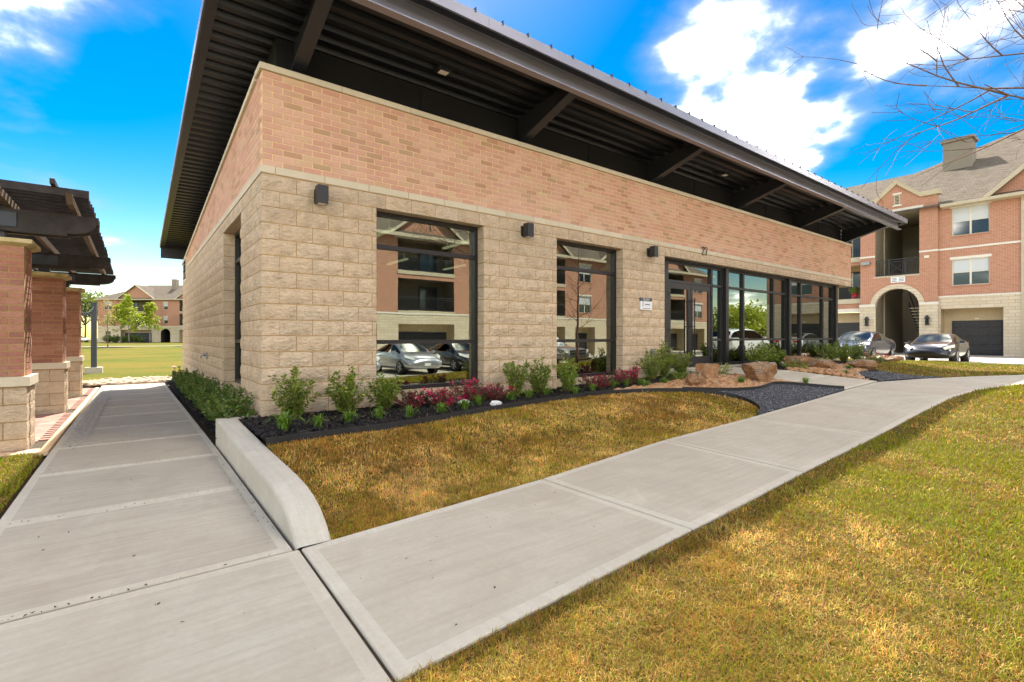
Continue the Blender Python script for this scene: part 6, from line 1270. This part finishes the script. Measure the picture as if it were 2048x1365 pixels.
def wheel_meshes(r):
    t = MB(); w = .11; lathe(t, [(r*.66, w*.9), (r*.9, w), (r*.99, w*.75), (r, 0), (r*.99, -w*.75), (r*.9, -w), (r*.66, -w*.9)], 24); tm = t.mesh('tyre', 'tyre')
    q = MB(); lathe(q, [(r*.66, -w*.85), (r*.69, -w*.95), (r*.62, -w*.8), (r*.6, -w*.2), (.02, -w*.2)], 24)
    for i in range(5):
        a = 2*PI*i/5; ca, sa = math.cos(a), math.sin(a); s = .035; pts = []
        for rr_, yy in ((.05, -w*.82), (r*.64, -w*.86)):
            for sg in (-1, 1): pts.append((rr_*ca-sg*s*sa, yy, rr_*sa+sg*s*ca))
        p = [pts[0], pts[1], pts[3], pts[2]]; q.hexa([(x, -w*.2, z) for x, y, z in p]+p)
    q.tube([(0, -w*.2, 0), (0, -w*.9, 0)], .06, 10); return tm, q.mesh('rim', 'alloy')
WH = {}
def car(kind, loc, rz, paint, name, label, group, lamp='headlamp', z=-.17):
    d = CARS[kind]; t = thing(name, (loc[0], loc[1], z), label, 'car', group, rz, local=True); st = d['st']; rows = []
    for x, zb, wl, wm, zbelt, wbelt, zr, wr in st:
        rows.append([(0, zb), (wl*.8, zb), (wl, zb+.07), (wm, zb+(zbelt-zb)*.5), (wm*.99, zb+(zbelt-zb)*.72), (wbelt, zbelt), (wr+.05, zr-.045-(zr-zbelt)*.05), (wr-.02, zr-.012), (wr*.5, zr+.012), (0, zr+.018)])
    n = len(st); k = len(rows[0]); vs = []; fs = []; mi = []
    full = [[(y, z_) for y, z_ in r]+[(-y, z_) for y, z_ in r[-2:0:-1]] for r in rows]; K = len(full[0])
    for (x, *_), r in zip(st, full): vs += [(x, y, z_) for y, z_ in r]
    c0, c1 = d['cab']
    for i in range(n-1):
        for j in range(K):
            f = (i*K+j, (i+1)*K+j, (i+1)*K+(j+1) % K, i*K+(j+1) % K); jj = j if j < k-1 else K-1-j; g = 0
            if c0 <= i < c1:
                if jj == 5: g = 1
                if jj in (7, 8) and i in (c0, c1-1): g = 1
            fs.append(f); mi.append(g)
    fs += [tuple(range(K)), tuple((n-1)*K+j for j in reversed(range(K)))]; mi += [0, 0]
    me = bpy.data.meshes.new('car_body'); me.from_pydata(vs, [], fs); me.polygons.foreach_set('material_index', mi); me.materials.append(MATS[paint]); me.materials.append(MATS['car_glass']); bm = bmesh.new(); bm.from_mesh(me)
    bmesh.ops.recalc_face_normals(bm, faces=bm.faces)
    cl = bm.edges.layers.float.get('crease_edge') or bm.edges.layers.float.new('crease_edge')
    for e in bm.edges:
        ms = {f.material_index for f in e.link_faces}
        if len(ms) == 2: e[cl] = .7
    bm.to_mesh(me); bm.free()
    o = bpy.data.objects.new('tmp', me); COL.objects.link(o); md = o.modifiers.new('s', 'SUBSURF'); md.levels = 2; md.render_levels = 2; bpy.context.view_layer.update(); ev = bpy.data.meshes.new_from_object(o.evaluated_get(bpy.context.evaluated_depsgraph_get())); bpy.data.objects.remove(o)
    for g, nm, mt in ((0, 'body', paint), (1, 'windows', 'car_glass')):
        b2 = bmesh.new(); b2.from_mesh(ev); bmesh.ops.delete(b2, geom=[f for f in b2.faces if f.material_index != g], context='FACES')
        for f in b2.faces: f.material_index = 0; f.smooth = True
        m2 = bpy.data.meshes.new(nm); b2.to_mesh(m2); b2.free(); m2.materials.append(MATS[mt]); ob = bpy.data.objects.new(nm, m2); COL.objects.link(ob); ob.parent = t
    q = MB(); q.box((-d['L']*.3, -.6, .5), (d['L']*.16, .6, .75)); q.box((-.5, -.6, .75), (-.3, -.1, 1.05)); q.box((-.5, .1, .75), (-.3, .6, 1.05)); q.build('seats', 'black_trim', t)
    r = d['r']; W = d['W']/2
    if r not in WH: WH[r] = wheel_meshes(r)
    tm, rm = WH[r]
    for sx in (-1, 1):
        for sy in (-1, 1):
            x = sx*d['wb']/2-.02; arch = MB(); arch.tube([(x, sy*(W-.25), r), (x, sy*(W-.012), r)], r*1.14, 24); arch.build('wheel_arch', 'black_trim', t)
            wb = bpy.data.objects.new('wheel', tm); COL.objects.link(wb); wb.parent = t; wb.location = (x, sy*(W-.10), r); wb.rotation_euler = (0, 0, 0 if sy < 0 else PI)
            ro = bpy.data.objects.new('rim', rm); COL.objects.link(ro); ro.parent = wb
    # lamps, grille, plate, mirrors, handles
    xf = d['L']/2; f1, f2, f3 = st[-4], st[-3], st[-2]
    for sy in (-1, 1):
        if kind == 'pickup': pts = [(xf-.16, sy*.90, .78), (xf-.03, sy*.62, .78), (xf-.03, sy*.62, 1.02), (xf-.16, sy*.88, 1.04)]
        else: pts = [(f1[0]+.14, sy*(f1[3]-.02), f1[4]-.07), (f2[0]+.12, sy*(f2[3]*.70), f2[4]-.07), (f2[0]+.08, sy*(f2[3]*.60), f2[4]+.02), (f1[0]-.05, sy*(f1[3]-.06), f1[4]+.045)]
        q = MB(); p2 = [(x+.03, y*1.012, z_+.012) for x, y, z_ in pts]; q.hexa([(x-.12, y*.93, z_-.02) for x, y, z_ in pts]+p2); q.build('headlight', lamp, t)
        b = st[1]; q = MB(); q.box((-xf-.005, sy*.52-.0, b[4]-.22), (-xf+.30, sy*.52+sy*.24, b[4]-.06)) if sy > 0 else q.box((-xf-.005, -.76, b[4]-.22), (-xf+.30, -.52, b[4]-.06)); q.build('taillight', 'tail_red', t)
        c = st[c1]; q = MB(); q.tube([(c[0]-.25, sy*(c[5]-.02), c[4]+.03), (c[0]-.24, sy*(W+.05), c[4]+.07)], .025, 5); q.hexa([(c[0]-.32, sy*(W+.02), c[4]+.0), (c[0]-.18, sy*(W+.02), c[4]+.02), (c[0]-.2, sy*(W+.19), c[4]+.03), (c[0]-.3, sy*(W+.18), c[4]+.02), (c[0]-.32, sy*(W+.02), c[4]+.14), (c[0]-.2, sy*(W+.02), c[4]+.14), (c[0]-.22, sy*(W+.18), c[4]+.13), (c[0]-.3, sy*(W+.17), c[4]+.13)]); q.build('mirror', paint, t)
        for hx in ((-.2, -1.05) if kind not in ('coupe',) else (-.55,)): q = MB(); q.box((hx-.09, sy*W-.02 if sy > 0 else sy*W-.012, .80), (hx+.09, sy*W+.012 if sy > 0 else sy*W+.02, .825)); q.build('door_handle', paint, t)
    e = st[-1]; q = MB()
    if kind == 'coupe': q.prism([(.24, -.62), (.24, .62), (.36, .70), (.36, -.70)], xf-.14, xf-.0, 'x'); q.v = [(x-.035*abs(y_)*2.2, z_, y_) if False else (x-.16*(abs(z_)**2), z_, y_) for x, y_, z_ in [(a, b, c) for a, b, c in q.v]]
    elif kind == 'pickup': q.box((xf-.1, -.58, .62), (xf+.01, .58, 1.02))
    else: q.hexa([(xf-.2, -.40, .34), (xf-.2, .40, .34), (xf-.1, .28, .34), (xf-.1, -.28, .34), (xf-.25, -.60, .60), (xf-.25, .60, .60), (xf-.05, .46, .60), (xf-.05, -.46, .60)])
    q.build('grille', 'black_trim', t)
    if kind == 'pickup':
        for z_ in (.72, .9): q = MB(); q.box((xf+.005, -.58, z_-.02), (xf+.02, .58, z_+.02)); q.build('grille_bar', 'chrome', t)
        q = MB(); q.box((xf-.05, -.95, .42), (xf+.08, .95, .60)); q.build('bumper', 'chrome', t)
    q = MB(); q.box((xf-.02, -.15, .40), (xf+.015, .15, .53)); q.build('licence_plate', 'plate', t) if kind not in ('coupe',) else None
    return t
car('coupe', (28.35, -.72), PI+.03, 'paint_black', 'parked_car', 'black two door coupe with hazy headlights parked facing the lawn', 'cars parked at the side lot', 'headlamp_hazy')
car('sedan', (28.4, 2.30), PI, 'paint_blue', 'parked_car', 'dark blue sedan parked beside the black coupe, partly behind the glass corner', 'cars parked at the side lot')
PK = 'cars parked across the front lawn'
car('sedan', (9.2, -15.0), PI/2, 'paint_silver', 'parked_car', 'silver sedan mirrored in the middle of the large window', PK, z=-.72)
car('sedan', (6.3, -15.1), PI/2, 'paint_silver', 'parked_car', 'silver sedan mirrored at the left edge of the large window', PK, z=-.72)
car('sedan', (12.2, -15.2), PI/2, 'paint_black', 'parked_car', 'dark sedan mirrored at the right edge of the large window', PK, z=-.72)
car('pickup', (17.6, -14.4), PI/2, 'paint_taupe', 'parked_car', 'taupe pickup truck mirrored in the smaller window', PK, z=-.72)
car('suv', (30.5, -9.2), .1, 'paint_white', 'parked_car', 'white sport utility car mirrored in the storefront', PK)
car('sedan', (38.5, -8.6), .1, 'paint_white', 'parked_car', 'white sedan mirrored at the right end of the storefront', PK)
car('sedan', (-11.3, 140), math.radians(-37), 'paint_white', 'parked_car', 'small distant white car beyond the back lawn', 'far cars', z=-.22)

# ================================================================== GRASS
def grass(name, poly, D0, d0, L, mix, label, maxn=200000, dz=-.02, bare=.0, hf=gz, wide=1., far=40., tone=1.):
    xs = np.array([p[0] for p in poly]); ys = np.array([p[1] for p in poly]); out = []
    # sample by rejection with density falling off with distance from the viewpoint
    n0 = 0; X = []; Y = []
    cx, cy = CAM.x, CAM.y
    for it in range(60):
        m = 60000; r = far**RNG.random(m)*.9 if False else None
        # polar sampling gives a natural fall-off
        rad = np.exp(RNG.uniform(math.log(.9), math.log(far), m)); th = RNG.uniform(-PI, PI, m); x = cx+rad*np.cos(th); y = cy+rad*np.sin(th)
        k = inside(list(zip(xs, ys)), x, y); 
        # keep in (generous) view cone
        f = np.array((.6097, .7926)); rx = (x-cx)*.7926-(y-cy)*.6097; fw = (x-cx)*f[0]+(y-cy)*f[1]; k &= (fw > -.2) & (np.abs(rx) < 1.35*np.abs(fw)+1.2)
        x, y, rad = x[k], y[k], rad[k]
        X.append(x); Y.append(y); n0 += len(x)
        if n0 > maxn: break
    x = np.concatenate(X)[:maxn]; y = np.concatenate(Y)[:maxn]; n = len(x); d = np.hypot(x-cx, y-cy)
    z = hf(x, y)+dz; green = mix(x, y); q = RNG.random(n)
    straw = np.stack([RNG.uniform(.50, .85, n), RNG.uniform(.34, .58, n), RNG.uniform(.12, .26, n)], -1); brown = np.stack([RNG.uniform(.30, .48, n), RNG.uniform(.18, .285, n), RNG.uniform(.04, .085, n)], -1); gr = np.stack([RNG.uniform(.24, .40, n), RNG.uniform(.26, .40, n), RNG.uniform(.012, .035, n)], -1)
    patch = np.clip((fbm(x, y, 2.2, 9)-.5)*2.6+.42, 0, 1); col = np.where((RNG.random(n) < patch)[:, None], straw, brown); col = col*(.45+1.0*fbm(x, y, 4., 12))[:, None]*(.55+.9*fbm(x, y, 16., 22, 2))[:, None]; col = np.where((q < green)[:, None], gr, col)*tone  # patch tones at random; their dark spots also paint shading between clumps
    Ln = L*RNG.uniform(.5, 1.4, n)*(.45+1.1*fbm(x, y, 9., 4, 3)); lean = np.abs(RNG.normal(.75, .38, n)); lean = np.where(q < green, lean*.75, lean*1.15); a = RNG.uniform(0, 2*PI, n); sc_ = np.clip(d/2.6, .8, 6)*wide; w = .0018*sc_*RNG.uniform(.7, 1.3, n); Ln = Ln*np.clip(d/9, 1, 1.6)
    dx, dy = np.cos(a), np.sin(a); b = np.stack([x, y, z-.005], -1); s = np.stack([-dy, dx, 0*dx], -1)*w[:, None]; h = np.stack([dx*np.sin(lean*.6), dy*np.sin(lean*.6), np.cos(lean*.6)], -1); e = np.stack([dx*np.sin(lean*1.5), dy*np.sin(lean*1.5), np.cos(lean*1.5)], -1); m1 = b+h*(Ln*.55)[:, None]; tp = m1+e*(Ln*.55)[:, None]
    V = np.stack([b-s, b+s, m1-s*.75, m1+s*.75, tp], 1).reshape(-1, 3); F = (np.array([(0, 1, 3), (0, 3, 2), (2, 3, 4)])[None]+np.arange(n)[:, None, None]*5).reshape(-1, 3)
    o = raw_mesh(name, V, F, 'grass_blade', np.repeat(col, 5, 0), kind='stuff'); tag(o, label, 'grass'); return o
def near_mix(x, y):
    g = np.clip((fbm(x, y, .9, 3)-.45)*4., 0, 1); right = np.clip((.7926*(x-CAM.x)-.6097*(y-CAM.y))/3.2-.15, 0, 1); return np.clip(.08+.62*g*(.4+.9*right)+.26*right, 0, .9)
grass('near_grass', LAWN_B, 0, 0, .036, near_mix, 'dormant brown lawn with green patches on the near side of the sidewalk', 430000, far=24, tone=np.array((.74, .70, .46)))
grass('front_grass', LAWN_A, 0, 0, .031, lambda x, y: np.clip(.03+.8*(fbm(x, y, .9, 5)-.48)+.15*np.clip((-2.4-y), 0, 1), 0, .5), 'dormant brown lawn between the mulch bed and the sidewalk', 240000, far=12, tone=np.array((1.06, 1., .72)))
grass('far_grass', LAWN_C, 0, 0, .036, lambda x, y: np.clip(.25+1.2*(fbm(x, y, .5, 6)-.4)+.3*np.clip((x-19)/3, 0, 1), 0, .85), 'thin lawn between the gravel patch and the parking lot', 60000, far=36, dz=-.01, tone=np.array((.7, .7, .55)))
grass('left_grass', LAWN_D, 0, 0, .040, lambda x, y: np.clip(.35+1.2*(fbm(x, y, .9, 8)-.4), 0, .8), 'lawn corner between the side path and the brick columns', 40000, far=14, tone=np.array((.7, .7, .55)))

# ---- leaf litter on the concrete
def litter():
    pts = []
    for i in range(90): pts.append((RNG.uniform(-1.95, -.55), RNG.uniform(-3.4, 11), 0))
    for i in range(60): pts.append((RNG.normal(-1.75, .2), RNG.uniform(1, 9), 0))
    for i in range(90): pts.append((RNG.uniform(-.60, -.49), RNG.uniform(-3.4, 2), 0))
    for i in range(110): u = RNG.uniform(-2.5, 13); pts.append((u, RNG.uniform(vn(u)+.1, vf(u)-.1), 1))
    for i in range(26): pts.append((RNG.uniform(-2.0, -.5), RNG.normal(-3.575, .009), 0))
    for i in range(60): j = RNG.choice([-1.95, -.45, 1.05, 2.55]); pts.append((RNG.uniform(-2.0, -.5), RNG.normal(j, .03), 0))
    V = []; F = []
    for u, v, k in pts:
        z = (-.3-.013*max(0, v) if k == 0 else itp(u, ZS))+.004; L = RNG.uniform(.003, .012); w = L*RNG.uniform(.25, .6); a = RNG.uniform(0, PI); c, s = math.cos(a), math.sin(a); o = len(V)
        for x, y, h in ((-L, 0, 0), (0, -w, .002), (L, 0, .003), (0, w, .004)): V.append((u+x*c-y*s, v+x*s+y*c, z+h))
        F += [(o, o+1, o+2), (o, o+2, o+3)]
    tag(raw_mesh('leaf_litter', np.array(V), np.array(F), 'mulch_chip', kind='stuff'), 'specks of dry leaf and grit scattered on the concrete walks', 'litter')
litter()
